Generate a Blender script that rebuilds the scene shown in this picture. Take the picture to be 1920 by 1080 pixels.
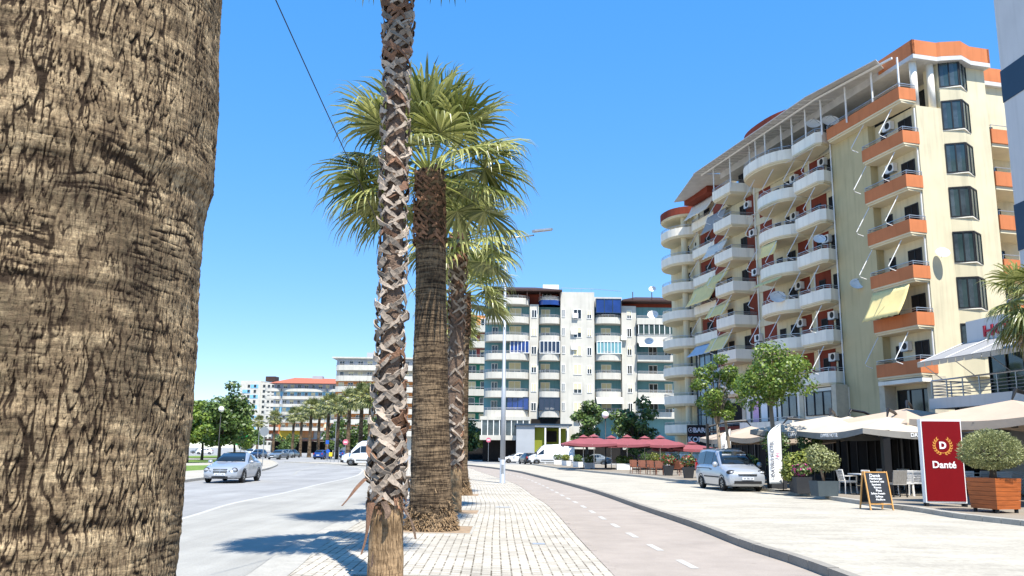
import bpy, math, random
from mathutils import Vector, Matrix, noise
R_ = math.radians
PI = math.pi
rng = random.Random(7)
S = bpy.context.scene
for o in list(bpy.data.objects): bpy.data.objects.remove(o)
COL = S.collection

# ---------------------------------------------------------------- camera
FPX = 1600.0
EYE = 1.6
PITCH = math.atan(305.5 / FPX)
ROLL = R_(0.7)
fw = Vector((0, math.cos(PITCH), math.sin(PITCH)))
r0 = Vector((1, 0, 0)); u0 = Vector((0, -math.sin(PITCH), math.cos(PITCH)))
cr = r0 * math.cos(ROLL) + u0 * math.sin(ROLL)
cu = u0 * math.cos(ROLL) - r0 * math.sin(ROLL)
cam = bpy.data.cameras.new('camera'); cam.sensor_width = 36; cam.lens = 36 * FPX / 1920
cam.clip_start = 0.05; cam.clip_end = 6000
co = bpy.data.objects.new('camera', cam); COL.objects.link(co)
co.matrix_world = Matrix(((cr.x, cu.x, -fw.x, 0), (cr.y, cu.y, -fw.y, 0), (cr.z, cu.z, -fw.z, EYE), (0, 0, 0, 1)))
S.camera = co

def ray(px, py): return fw * FPX + cr * (px - 960) + cu * (540 - py)
def G(px, py, z=0.0):
    d = ray(px, py); t = (z - EYE) / d.z
    return Vector((d.x * t, d.y * t, z))
def D(px, py, Y):
    d = ray(px, py); t = Y / d.y
    return Vector((d.x * t, Y, EYE + d.z * t))

# ---------------------------------------------------------------- sky, sun, exposure
SUN_EL = R_(61); SUN_DIR = Vector((0.33, -0.944, 0)).normalized()
w = bpy.data.worlds.new('World'); S.world = w; w.use_nodes = True
nt = w.node_tree; nt.nodes.clear()
out = nt.nodes.new('ShaderNodeOutputWorld'); bg = nt.nodes.new('ShaderNodeBackground')
sky = nt.nodes.new('ShaderNodeTexSky'); sky.sky_type = 'NISHITA'; sky.sun_disc = False
sky.sun_elevation = SUN_EL; sky.sun_rotation = math.atan2(SUN_DIR.x, SUN_DIR.y)
sky.air_density = 1.0; sky.dust_density = 0.0; sky.ozone_density = 2.0; sky.altitude = 3000
hs = nt.nodes.new('ShaderNodeHueSaturation'); hs.inputs['Saturation'].default_value = 2.65; hs.inputs['Hue'].default_value = .511
gm = nt.nodes.new('ShaderNodeGamma'); gm.inputs[1].default_value = .34   # softens the fall-off of the sky towards the horizon
nt.links.new(sky.outputs[0], gm.inputs[0]); nt.links.new(gm.outputs[0], hs.inputs['Color']); nt.links.new(hs.outputs[0], bg.inputs[0])
bg.inputs[1].default_value = 0.42
nt.links.new(bg.outputs[0], out.inputs[0])
sl = bpy.data.lights.new('sun', 'SUN'); sl.energy = 5.0; sl.angle = R_(0.5); sl.color = (1, .955, .87)
so = bpy.data.objects.new('sun', sl); COL.objects.link(so)
sd = Vector((SUN_DIR.x * math.cos(SUN_EL), SUN_DIR.y * math.cos(SUN_EL), math.sin(SUN_EL)))
so.rotation_euler = sd.to_track_quat('Z', 'Y').to_euler(); so.location = (20, -40, 80)
vs = S.view_settings; vs.view_transform = 'Standard'; vs.look = 'None'; vs.gamma = 1; vs.exposure = 0.84
try: vs.use_curve_mapping = False
except Exception: pass

# ---------------------------------------------------------------- materials
def new_mat(name):
    m = bpy.data.materials.new(name); m.use_nodes = True
    n = m.node_tree.nodes; l = m.node_tree.links
    return m, n, l, n['Principled BSDF']
def _c(c): return (c[0], c[1], c[2], 1)
def _mul(c, k): return tuple(min(1, max(0, x * k)) for x in c)
def pm(name, c, var=.14, scale=2.0, rough=.75, bump=.0, bscale=None, metal=0, spec=.35, stretch=(1, 1, 1), c2=None, island=False, coat=0):
    """procedural paint, plaster, stone ...: two tones mixed by noise, a finer noise for bump"""
    m, n, l, b = new_mat(name)
    tc = n.new('ShaderNodeTexCoord'); mp = n.new('ShaderNodeMapping'); mp.inputs['Scale'].default_value = stretch
    l.new(tc.outputs['Object'], mp.inputs[0])
    nz = n.new('ShaderNodeTexNoise'); nz.inputs['Scale'].default_value = scale; nz.inputs['Detail'].default_value = 6; nz.inputs['Roughness'].default_value = .65
    l.new(mp.outputs[0], nz.inputs['Vector'])
    rp = n.new('ShaderNodeValToRGB'); rp.color_ramp.elements[0].position = .32; rp.color_ramp.elements[1].position = .68
    rp.color_ramp.elements[0].color = _c(_mul(c, 1 - var)); rp.color_ramp.elements[1].color = _c(c2 if c2 else _mul(c, 1 + var))
    l.new(nz.outputs[0], rp.inputs[0])
    if island:
        ge = n.new('ShaderNodeNewGeometry'); mx = n.new('ShaderNodeMix'); mx.data_type = 'RGBA'; mx.blend_type = 'MULTIPLY'; mx.inputs[0].default_value = 1
        r2 = n.new('ShaderNodeMapRange'); r2.inputs[3].default_value = .55; r2.inputs[4].default_value = 1.3
        l.new(ge.outputs['Random Per Island'], r2.inputs[0]); l.new(rp.outputs[0], mx.inputs[6]); l.new(r2.outputs[0], mx.inputs[7])
        l.new(mx.outputs[2], b.inputs['Base Color'])
    else: l.new(rp.outputs[0], b.inputs['Base Color'])
    b.inputs['Roughness'].default_value = rough; b.inputs['Metallic'].default_value = metal
    b.inputs['Specular IOR Level'].default_value = spec; b.inputs['Coat Weight'].default_value = coat; b.inputs['Coat Roughness'].default_value = .06
    if bump:
        n2 = n.new('ShaderNodeTexNoise'); n2.inputs['Scale'].default_value = bscale or scale * 8; n2.inputs['Detail'].default_value = 5
        l.new(mp.outputs[0], n2.inputs['Vector'])
        bp = n.new('ShaderNodeBump'); bp.inputs['Strength'].default_value = bump; bp.inputs['Distance'].default_value = .03
        l.new(n2.outputs[0], bp.inputs['Height']); l.new(bp.outputs[0], b.inputs['Normal'])
    return m
def leaf_mat(name, dark, light, trans=.25, rough=.45):
    m, n, l, b = new_mat(name)
    ge = n.new('ShaderNodeNewGeometry'); rp = n.new('ShaderNodeValToRGB')
    e = rp.color_ramp.elements; e[0].color = _c(dark); e[1].color = _c(light); e[0].position = .1; e[1].position = .95
    l.new(ge.outputs['Random Per Island'], rp.inputs[0]); l.new(rp.outputs[0], b.inputs['Base Color'])
    b.inputs['Roughness'].default_value = rough; b.inputs['Specular IOR Level'].default_value = .5
    tr = n.new('ShaderNodeBsdfTranslucent'); l.new(rp.outputs[0], tr.inputs[0])
    mx = n.new('ShaderNodeMixShader'); mx.inputs[0].default_value = trans
    o = n['Material Output']; l.new(b.outputs[0], mx.inputs[1]); l.new(tr.outputs[0], mx.inputs[2]); l.new(mx.outputs[0], o.inputs[0])
    return m
def glass(name, c, rough=.06, var=.3):
    m = pm(name, c, var, .7, rough, spec=.8); return m

def wall(name, c, var=.05, streak=.10, rough=.85):
    var, streak = var * 1.5, streak * 2.2
    """plaster wall with faint vertical rain streaks and mottling"""
    m, n, l, b = new_mat(name)
    tc = n.new('ShaderNodeTexCoord')
    def nz(sc, st):
        mp = n.new('ShaderNodeMapping'); mp.inputs['Scale'].default_value = st; l.new(tc.outputs['Object'], mp.inputs[0])
        z = n.new('ShaderNodeTexNoise'); z.inputs['Scale'].default_value = sc; z.inputs['Detail'].default_value = 5; l.new(mp.outputs[0], z.inputs['Vector']); return z
    a = nz(.6, (1, 1, 1)); s = nz(3, (1, 1, .08)); f = nz(30, (1, 1, 1))
    r1 = n.new('ShaderNodeMapRange'); r1.inputs[1].default_value = .3; r1.inputs[2].default_value = .7; r1.inputs[3].default_value = 1 - var; r1.inputs[4].default_value = 1 + var; l.new(a.outputs[0], r1.inputs[0])
    r2 = n.new('ShaderNodeMapRange'); r2.inputs[1].default_value = .5; r2.inputs[2].default_value = .8; r2.inputs[3].default_value = 1; r2.inputs[4].default_value = 1 - streak; l.new(s.outputs[0], r2.inputs[0])
    mu = n.new('ShaderNodeMath'); mu.operation = 'MULTIPLY'; l.new(r1.outputs[0], mu.inputs[0]); l.new(r2.outputs[0], mu.inputs[1])
    mx = n.new('ShaderNodeMix'); mx.data_type = 'RGBA'; mx.blend_type = 'MULTIPLY'; mx.inputs[0].default_value = 1
    mx.inputs[6].default_value = _c(c); l.new(mu.outputs[0], mx.inputs[7]); l.new(mx.outputs[2], b.inputs['Base Color'])
    b.inputs['Roughness'].default_value = rough; b.inputs['Specular IOR Level'].default_value = .2
    bp = n.new('ShaderNodeBump'); bp.inputs['Strength'].default_value = .15; bp.inputs['Distance'].default_value = .02
    l.new(f.outputs[0], bp.inputs['Height']); l.new(bp.outputs[0], b.inputs['Normal'])
    return m

M = {}
M['cream'] = wall('cream_plaster', (.63, .56, .385)); M['white_plaster'] = wall('white_plaster', (.84, .78, .66)); M['white_wall'] = wall('white_wall', (.54, .515, .45), .05, .08)
M['orange'] = wall('orange_plaster', (.54, .185, .075), .06, .08); M['brick'] = wall('brick_red_plaster', (.20, .042, .024), .08, .08)
M['shaded_cream'] = wall('shaded_cream_plaster', (.50, .42, .24)); M['soffit'] = wall('soffit_plaster', (.68, .60, .42), .04, .02)  # pier plaster is the cream darkened, with the pier's shade put into its colour
M['stone'] = pm('stone_cladding', (.52, .46, .34), .15, 1.5, .8, .3, 6)
M['teal'] = wall('teal_plaster', (.15, .32, .36)); M['blue_wall'] = wall('blue_plaster', (.14, .34, .55)); M['green_wall'] = wall('green_plaster', (.03, .20, .15)); M['maroon'] = wall('maroon_plaster', (.27, .06, .06))
M['lorange'] = wall('light_orange_plaster', (.66, .28, .10)); M['yellow'] = wall('yellow_plaster', (.75, .50, .06)); M['ltblue'] = wall('light_blue_plaster', (.20, .45, .66)); M['greyblue'] = wall('grey_blue_plaster', (.42, .47, .55))
M['grey_panel'] = pm('grey_panel', (.36, .38, .40), .05, .8, .6); M['hotel_white'] = wall('pale_grey_plaster', (.58, .565, .55), .03, .05); M['band_blue'] = pm('dark_blue_panel', (.022, .045, .075), .1, 1, .5)
M['roof_tile'] = pm('red_roof_tile', (.36, .115, .065), .25, 3, .8, .5, 8); M['roof_sheet'] = pm('white_roof_sheet', (.55, .54, .52), .12, 1.2, .6); M['dark_roof'] = pm('dark_timber_roof', (.05, .025, .02), .2, 1, .7)
M['dark_glass'] = glass('dark_window_glass', (.012, .015, .017)); M['green_glass'] = glass('green_tinted_glass', (.035, .06, .06)); M['blue_glass'] = glass('blue_glass', (.012, .035, .17)); M['curtain_glass'] = glass('blue_grey_curtain_glass', (.10, .16, .20), .08, .5)
M['grey_glass'] = glass('grey_window_glass', (.06, .08, .09), .1, .6)
M['shutter'] = pm('cream_shutter', (.70, .62, .38), .05, 4, .7); M['frame_dark'] = pm('dark_window_frame', (.012, .013, .015), .1, 5, .5); M['frame_white'] = pm('white_window_frame', (.78, .77, .73), .04, 4, .5)
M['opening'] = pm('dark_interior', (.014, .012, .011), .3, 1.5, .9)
M['metal'] = pm('galvanised_metal', (.33, .35, .37), .12, 4, .38, metal=.6); M['rail'] = pm('steel_railing', (.42, .43, .44), .1, 4, .35, metal=.7); M['white_metal'] = pm('white_metal', (.76, .75, .72), .05, 4, .4)
M['black_metal'] = pm('black_metal', (.012, .012, .013), .1, 5, .45); M['pole_grey'] = pm('grey_painted_pole', (.34, .37, .41), .06, 2, .4, metal=.2)
M['yellow_cloth'] = pm('yellow_awning_cloth', (.80, .64, .28), .06, 2, .9); M['white_cloth'] = pm('white_awning_cloth', (.70, .67, .60), .06, 2, .9); M['blue_cloth'] = pm('pale_blue_awning_cloth', (.42, .52, .62), .06, 2, .9)
M['tan_cloth'] = pm('tan_parasol_cloth', (.44, .345, .26), .05, 1.5, .9, .15, 9); M['cream_cloth'] = pm('cream_parasol_cloth', (.48, .42, .34), .05, 1.5, .9, .15, 9); M['pink_cloth'] = pm('faded_red_parasol_cloth', (.24, .070, .082), .1, 1.2, .9, .15, 9)
M['valance_grey'] = pm('grey_valance_cloth', (.24, .23, .21), .1, 2, .9); M['grey_cloth'] = pm('grey_awning_cloth', (.30, .295, .29), .06, 1.5, .9)
M['text_white'] = pm('white_lettering', (.82, .82, .82), .02, 3, .6); M['text_grey'] = pm('grey_lettering', (.36, .36, .37), .05, 3, .7); M['text_red'] = pm('red_lettering', (.42, .015, .03), .05, 3, .5); M['text_dark'] = pm('dark_lettering', (.06, .06, .10), .05, 3, .7); M['text_pink'] = pm('pink_lettering', (.70, .22, .33), .05, 3, .7); M['gold'] = pm('gold_lettering', (.62, .28, .05), .08, 4, .5)
M['sign_red'] = pm('dark_red_sign_face', (.17, .003, .006), .08, 1.2, .55, spec=.15); M['sign_white'] = pm('white_sign_body', (.80, .80, .78), .03, 2, .5)
M['wood_orange'] = pm('orange_varnished_wood', (.38, .10, .024), .25, 3, .5, .2, 20, stretch=(1, 1, 6)); M['wood_tan'] = pm('pale_varnished_wood', (.58, .31, .10), .2, 5, .5, stretch=(4, 4, 1)); M['wood_brown'] = pm('brown_wood', (.16, .055, .03), .25, 4, .6, stretch=(4, 4, 1))
M['board'] = pm('blackboard', (.018, .022, .03), .2, 3, .7)
M['chair_white'] = pm('white_chair_wicker', (.72, .70, .66), .08, 8, .7, .3, 40); M['chair_grey'] = pm('grey_striped_canvas', (.30, .28, .25), .25, 12, .8, stretch=(3, 3, .1)); M['tabletop'] = pm('white_tabletop', (.70, .70, .70), .04, 3, .4)
M['planter_grey'] = pm('blue_grey_planter', (.065, .085, .095), .12, 3, .7); M['planter_dark'] = pm('charcoal_planter', (.03, .032, .036), .15, 3, .7); M['planter_white'] = pm('white_planter', (.74, .73, .70), .05, 3, .6)
M['tyre'] = pm('black_tyre_rubber', (.012, .012, .012), .1, 6, .85); M['alloy'] = pm('silver_alloy', (.50, .51, .52), .08, 8, .3, metal=.8); M['car_glass'] = glass('dark_car_glass', (.012, .018, .024), .04); M['lamp_glass'] = pm('headlamp_glass', (.30, .32, .35), .5, 18, .1, spec=.8); M['tail_red'] = pm('red_tail_lamp', (.30, .01, .01), .1, 8, .2, spec=.7); M['plate'] = pm('white_number_plate', (.70, .72, .74), .04, 6, .4); M['black_plastic'] = pm('black_plastic', (.014, .014, .015), .1, 5, .6)
def paint(name, c): return pm(name, c, .03, 1.5, .28, metal=.25, spec=.5, coat=.8)
M['silver_paint'] = paint('silver_car_paint', (.37, .395, .43)); M['white_paint'] = paint('white_car_paint', (.78, .79, .79)); M['black_paint'] = paint('black_car_paint', (.012, .012, .014)); M['grey_paint'] = paint('grey_car_paint', (.17, .19, .20)); M['blue_paint'] = paint('blue_car_paint', (.015, .06, .25)); M['navy_paint'] = paint('dark_blue_car_paint', (.02, .03, .06))
M['palm_leaf'] = leaf_mat('palm_leaf', (.085, .11, .02), (.45, .45, .16), .32, .32)
M['palm_leaf_far'] = leaf_mat('far_palm_leaf', (.075, .10, .025), (.36, .36, .13), .28, .42)
M['petiole'] = pm('yellow_green_petiole', (.28, .30, .07), .25, 5, .5)
M['dead_leaf'] = leaf_mat('dry_palm_leaf', (.20, .15, .09), (.42, .35, .24), .15, .7)
M['leaf_fresh'] = leaf_mat('fresh_leaf', (.05, .11, .012), (.24, .32, .05), .3); M['leaf_dark'] = leaf_mat('dark_leaf', (.025, .055, .014), (.15, .22, .05), .2); M['leaf_mid'] = leaf_mat('mid_leaf', (.035, .075, .015), (.15, .22, .05), .25)
M['leaf_olive'] = leaf_mat('olive_leaf', (.12, .14, .04), (.42, .43, .20), .15); M['leaf_yellow'] = leaf_mat('yellow_green_leaf', (.09, .13, .02), (.34, .36, .07), .3); M['flower_red'] = leaf_mat('red_flower', (.30, .02, .02), (.55, .06, .05), .2); M['flower_pink'] = leaf_mat('magenta_flower', (.35, .03, .14), (.60, .10, .30), .2)
M['tree_bark'] = pm('pale_tree_bark', (.24, .19, .14), .3, 4, .9, .5, 25, stretch=(1, 1, .25)); M['dark_bark'] = pm('dark_tree_bark', (.07, .055, .04), .3, 4, .9, .5, 25, stretch=(1, 1, .25))
M['poster_pink'] = pm('pink_poster', (.72, .42, .60), .15, 1.5, .6)
M['soil'] = pm('tree_pit_soil', (.30, .215, .14), .25, 6, .95, .5, 30)

# ---------------------------------------------------------------- mesh helpers
class MB:
    def __init__(s, M=None): s.v = []; s.f = []; s.M = M
    def add(s, vs, fs):
        n = len(s.v)
        if s.M is not None: vs = [s.M @ Vector(v) for v in vs]
        s.v.extend(tuple(v) for v in vs); s.f.extend(tuple(i + n for i in f) for f in fs); return s
    def box(s, x0, x1, y0, y1, z0, z1):
        return s.add([(x0, y0, z0), (x1, y0, z0), (x1, y1, z0), (x0, y1, z0), (x0, y0, z1), (x1, y0, z1), (x1, y1, z1), (x0, y1, z1)],
              [(0, 3, 2, 1), (4, 5, 6, 7), (0, 1, 5, 4), (1, 2, 6, 5), (2, 3, 7, 6), (3, 0, 4, 7)])
    def cbox(s, c, d): return s.box(c[0]-d[0]/2, c[0]+d[0]/2, c[1]-d[1]/2, c[1]+d[1]/2, c[2]-d[2]/2, c[2]+d[2]/2)
    def prism(s, poly, z0, z1):
        n = len(poly); vs = [(p[0], p[1], z0) for p in poly] + [(p[0], p[1], z1) for p in poly]
        return s.add(vs, [tuple(range(n - 1, -1, -1)), tuple(range(n, 2 * n))] + [(i, (i + 1) % n, (i + 1) % n + n, i + n) for i in range(n)])
    def quad(s, a, b, c, d): return s.add([a, b, c, d], [(0, 1, 2, 3)])
    def plate(s, a, b, c, d, t):
        """quad with thickness t along its normal"""
        a, b, c, d = map(Vector, (a, b, c, d)); nn = (b - a).cross(d - a).normalized() * t
        vs = [a, b, c, d, a + nn, b + nn, c + nn, d + nn]
        return s.add(vs, [(0, 3, 2, 1), (4, 5, 6, 7), (0, 1, 5, 4), (1, 2, 6, 5), (2, 3, 7, 6), (3, 0, 4, 7)])
    def tube(s, pts, r, n=6, cap=True):
        pts = [Vector(p) for p in pts]; rs = r if isinstance(r, (list, tuple)) else [r] * len(pts)
        vs = []; fs = []
        for i, p in enumerate(pts):
            t = (pts[min(i + 1, len(pts) - 1)] - pts[max(i - 1, 0)]).normalized()
            a = t.cross(Vector((0, 0, 1)) if abs(t.z) < .95 else Vector((1, 0, 0))).normalized(); b = t.cross(a)
            for k in range(n):
                q = 2 * PI * k / n; vs.append(p + (a * math.cos(q) + b * math.sin(q)) * rs[i])
        for i in range(len(pts) - 1):
            for k in range(n):
                fs.append((i * n + k, i * n + (k + 1) % n, (i + 1) * n + (k + 1) % n, (i + 1) * n + k))
        if cap: fs += [tuple(range(n - 1, -1, -1)), tuple((len(pts) - 1) * n + k for k in range(n))]
        return s.add(vs, fs)
    def bar(s, p0, p1, wd, ht):
        """square-section bar"""
        p0 = Vector(p0); p1 = Vector(p1); t = (p1 - p0).normalized()
        a = t.cross(Vector((0, 0, 1)) if abs(t.z) < .95 else Vector((1, 0, 0))).normalized(); b = t.cross(a)
        vs = [p + a * (i * wd / 2) + b * (j * ht / 2) for p in (p0, p1) for i, j in ((-1, -1), (1, -1), (1, 1), (-1, 1))]
        return s.add(vs, [(3, 2, 1, 0), (4, 5, 6, 7), (0, 1, 5, 4), (1, 2, 6, 5), (2, 3, 7, 6), (3, 0, 4, 7)])
    def lathe(s, prof, n=16, c=(0, 0), ax='z'):
        vs = []; fs = []
        for r, z in prof:
            for k in range(n):
                q = 2 * PI * k / n; x, y = r * math.cos(q), r * math.sin(q)
                vs.append((c[0] + x, c[1] + y, z) if ax == 'z' else (c[0] + x, z, c[1] + y))
        for i in range(len(prof) - 1):
            for k in range(n): fs.append((i * n + k, i * n + (k + 1) % n, (i + 1) * n + (k + 1) % n, (i + 1) * n + k))
        fs += [tuple(range(n - 1, -1, -1)), tuple((len(prof) - 1) * n + k for k in range(n))]
        return s.add(vs, fs)
    def build(s, name, mat, parent=None, smooth=False, loc=None):
        me = bpy.data.meshes.new(name); me.from_pydata(s.v, [], s.f)
        if mat: me.materials.append(M[mat] if isinstance(mat, str) else mat)
        if smooth: me.polygons.foreach_set('use_smooth', [True] * len(me.polygons))
        me.update(); o = bpy.data.objects.new(name, me); COL.objects.link(o)
        if parent: o.parent = parent
        if loc: o.location = loc
        return o
KIDS = {}
def kids(o): return [c for c in bpy.data.objects if c.parent == o]
def thing(name, label, cat, loc=(0, 0, 0), rz=0, group=None):
    o = bpy.data.objects.new(name, None); COL.objects.link(o); o.location = loc; o.rotation_euler = (0, 0, rz)
    o['label'] = label; o['category'] = cat; o.empty_display_size = .2
    if group: o['group'] = group
    return o
def tag(o, label, cat, group=None):
    o['label'] = label; o['category'] = cat
    if group: o['group'] = group
    return o
def struct(o, kind='structure'): o['kind'] = kind; return o
def dup(root, loc, rz=None, label=None, sc=None, group=None):
    def cp(o, par):
        c = o.copy(); COL.objects.link(c)
        if par: c.parent = par
        for k in kids(o): cp(k, c)
        return c
    r = cp(root, None); r.location = loc
    if rz is not None: r.rotation_euler = (0, 0, rz)
    if label: r['label'] = label
    if group: r['group'] = group
    if sc: r.scale = (sc, sc, sc) if not isinstance(sc, tuple) else sc
    return r
def part_copy(o, parent, dz=0, dy=0, dx=0):
    c = o.copy(); COL.objects.link(c); c.parent = parent; c.location = Vector(o.location) + Vector((dx, dy, dz))
    for k in kids(o):
        d = k.copy(); COL.objects.link(d); d.parent = c
    return c
def text(s, size, mat, parent, loc, rot=(PI / 2, 0, 0), ext=.008, bold=0.0, name='lettering', sx=1.0):
    cv = bpy.data.curves.new('t', 'FONT'); cv.body = s; cv.size = size; cv.extrude = ext; cv.offset = bold; cv.align_x = 'CENTER'; cv.align_y = 'CENTER'; cv.resolution_u = 4
    o = bpy.data.objects.new('t', cv); COL.objects.link(o); bpy.context.view_layer.update()
    me = bpy.data.meshes.new_from_object(o.evaluated_get(bpy.context.evaluated_depsgraph_get()))
    bpy.data.objects.remove(o); me.materials.clear(); me.materials.append(M[mat])
    q = bpy.data.objects.new(name, me); COL.objects.link(q); q.parent = parent; q.location = loc; q.rotation_euler = rot; q.scale = (sx, 1, 1)
    return q
def smooth_line(pts, n=8):
    """Catmull-Rom through (x, y) points"""
    P = [Vector((p[0], p[1])) for p in pts]; P = [P[0] * 2 - P[1]] + P + [P[-1] * 2 - P[-2]]; o = []
    for i in range(1, len(P) - 2):
        for k in range(n):
            t = k / n; a, b, c, d = P[i - 1], P[i], P[i + 1], P[i + 2]
            o.append(.5 * ((2 * b) + (c - a) * t + (2 * a - 5 * b + 4 * c - d) * t * t + (3 * b - a - 3 * c + d) * t ** 3))
    o.append(P[-2]); return o
def offset_line(L, d):
    o = []
    for i, p in enumerate(L):
        t = (L[min(i + 1, len(L) - 1)] - L[max(i - 1, 0)]).normalized(); o.append(p + Vector((t.y, -t.x)) * d)
    return o
def sheet_between(A, B, z, name, mat, kind='structure', thick=0.0):
    """surface between two lines with the same number of points"""
    mb = MB(); n = len(A)
    vs = [(p.x, p.y, z) for p in A] + [(p.x, p.y, z) for p in B]
    fs = [(i, i + n, i + n + 1, i + 1) for i in range(n - 1)]
    mb.add(vs, fs); o = mb.build(name, mat); o['kind'] = kind; return o
def curb(A, B, z0, z1, name, mat, seg=1.0):
    """a kerb of stones between two lines, from z0 to z1, built as single stones with fine joints"""
    mb = MB(); n = len(A)
    for i in range(n - 1):
        a, b, c, d = A[i], B[i], B[i + 1], A[i + 1]
        L = (d - a).length; m = max(1, int(round(L / seg)))
        for k in range(m):
            g = .008 / L
            t0, t1 = k / m + g, (k + 1) / m - g; jz = rng.uniform(-.004, .004)
            q = [a.lerp(d, t0), b.lerp(c, t0), b.lerp(c, t1), a.lerp(d, t1)]
            mb.prism([(p.x, p.y) for p in q], z0, z1 + jz)
    o = mb.build(name, mat); o['kind'] = 'structure'; return o
def resample(L, n):
    ds = [0]
    for i in range(1, len(L)): ds.append(ds[-1] + (L[i] - L[i - 1]).length)
    o = []; j = 0
    for k in range(n):
        t = ds[-1] * k / (n - 1)
        while j < len(ds) - 2 and ds[j + 1] < t: j += 1
        o.append(L[j].lerp(L[j + 1], (t - ds[j]) / max(1e-6, ds[j + 1] - ds[j])))
    return o

# ================================================================ GROUND
ZR, ZS, ZB, ZP, ZT = -.10, -.05, -.062, .06, .18     # road, pavement, cycle lane, plaza, terrace
def ground_mat(name, c, c2, streak=None, fine=60, bump=.25, patch=.5, rough=.9, spots=0.0):
    m, n, l, b = new_mat(name); tc = n.new('ShaderNodeTexCoord')
    def nz(sc, st=(1, 1, 1), det=6):
        mp = n.new('ShaderNodeMapping'); mp.inputs['Scale'].default_value = st; l.new(tc.outputs['Object'], mp.inputs[0])
        z = n.new('ShaderNodeTexNoise'); z.inputs['Scale'].default_value = sc; z.inputs['Detail'].default_value = det; z.inputs['Roughness'].default_value = .7; l.new(mp.outputs[0], z.inputs['Vector']); return z.outputs[0]
    def mr(x, a0, a1, b0, b1):
        r = n.new('ShaderNodeMapRange'); r.inputs[1].default_value = a0; r.inputs[2].default_value = a1; r.inputs[3].default_value = b0; r.inputs[4].default_value = b1; l.new(x, r.inputs[0]); return r.outputs[0]
    def mul(a, bb):
        q = n.new('ShaderNodeMath'); q.operation = 'MULTIPLY'; l.new(a, q.inputs[0]); l.new(bb, q.inputs[1]); return q.outputs[0]
    f = nz(fine); p = nz(patch)
    v = mul(mr(f, .3, .7, .80, 1.16), mr(p, .3, .7, .84, 1.1))
    if streak: v = mul(v, mr(nz(1.0, streak), .33, .68, .78, 1.06))
    if spots:
        vo = n.new('ShaderNodeTexVoronoi'); vo.inputs['Scale'].default_value = .9; l.new(tc.outputs['Object'], vo.inputs['Vector'])
        v = mul(v, mr(vo.outputs['Distance'], .0, .05, 1 - spots, 1))
    mc = n.new('ShaderNodeMix'); mc.data_type = 'RGBA'; l.new(nz(.25), mc.inputs[0]); mc.inputs[6].default_value = _c(c); mc.inputs[7].default_value = _c(c2)
    mx = n.new('ShaderNodeMix'); mx.data_type = 'RGBA'; mx.blend_type = 'MULTIPLY'; mx.inputs[0].default_value = 1
    l.new(mc.outputs[2], mx.inputs[6]); l.new(v, mx.inputs[7]); l.new(mx.outputs[2], b.inputs['Base Color'])
    b.inputs['Roughness'].default_value = rough; b.inputs['Specular IOR Level'].default_value = .25
    bp = n.new('ShaderNodeBump'); bp.inputs['Strength'].default_value = bump; bp.inputs['Distance'].default_value = .012; l.new(f, bp.inputs['Height']); l.new(bp.outputs[0], b.inputs['Normal'])
    return m
def paver_mat():
    m, n, l, b = new_mat('pale_block_paving'); tc = n.new('ShaderNodeTexCoord')
    br = n.new('ShaderNodeTexBrick'); br.inputs['Scale'].default_value = 1; br.inputs['Brick Width'].default_value = .21; br.inputs['Row Height'].default_value = .14
    br.inputs['Mortar Size'].default_value = .012; br.inputs['Mortar Smooth'].default_value = .2; br.inputs['Bias'].default_value = -.2
    br.inputs['Color1'].default_value = _c((.52, .475, .395)); br.inputs['Color2'].default_value = _c((.40, .36, .295)); br.inputs['Mortar'].default_value = _c((.23, .195, .15))
    l.new(tc.outputs['UV'], br.inputs['Vector'])
    jn = n.new('ShaderNodeTexNoise'); jn.inputs['Scale'].default_value = 7; jn.inputs['Detail'].default_value = 3; l.new(tc.outputs['Object'], jn.inputs['Vector'])
    jr = n.new('ShaderNodeValToRGB'); jr.color_ramp.elements[0].position = .40; jr.color_ramp.elements[0].color = _c((.40, .36, .29)); jr.color_ramp.elements[1].position = .60; jr.color_ramp.elements[1].color = _c((.13, .105, .075))
    l.new(jn.outputs[0], jr.inputs[0]); l.new(jr.outputs[0], br.inputs['Mortar'])
    nz = n.new('ShaderNodeTexNoise'); nz.inputs['Scale'].default_value = .7; nz.inputs['Detail'].default_value = 6; l.new(tc.outputs['Object'], nz.inputs['Vector'])
    n2 = n.new('ShaderNodeTexNoise'); n2.inputs['Scale'].default_value = 45; n2.inputs['Detail'].default_value = 4; l.new(tc.outputs['Object'], n2.inputs['Vector'])
    r1 = n.new('ShaderNodeMapRange'); r1.inputs[1].default_value = .3; r1.inputs[2].default_value = .7; r1.inputs[3].default_value = .74; r1.inputs[4].default_value = 1.12; l.new(nz.outputs[0], r1.inputs[0])
    r2 = n.new('ShaderNodeMapRange'); r2.inputs[1].default_value = .3; r2.inputs[2].default_value = .7; r2.inputs[3].default_value = .86; r2.inputs[4].default_value = 1.1; l.new(n2.outputs[0], r2.inputs[0])
    mm = n.new('ShaderNodeMath'); mm.operation = 'MULTIPLY'; l.new(r1.outputs[0], mm.inputs[0]); l.new(r2.outputs[0], mm.inputs[1])
    mx = n.new('ShaderNodeMix'); mx.data_type = 'RGBA'; mx.blend_type = 'MULTIPLY'; mx.inputs[0].default_value = 1
    l.new(br.outputs[0], mx.inputs[6]); l.new(mm.outputs[0], mx.inputs[7]); l.new(mx.outputs[2], b.inputs['Base Color'])
    b.inputs['Roughness'].default_value = .88; b.inputs['Specular IOR Level'].default_value = .25
    bp = n.new('ShaderNodeBump'); bp.invert = True; bp.inputs['Strength'].default_value = .6; bp.inputs['Distance'].default_value = .006; l.new(br.outputs['Fac'], bp.inputs['Height']); l.new(bp.outputs[0], b.inputs['Normal'])
    return m
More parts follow.
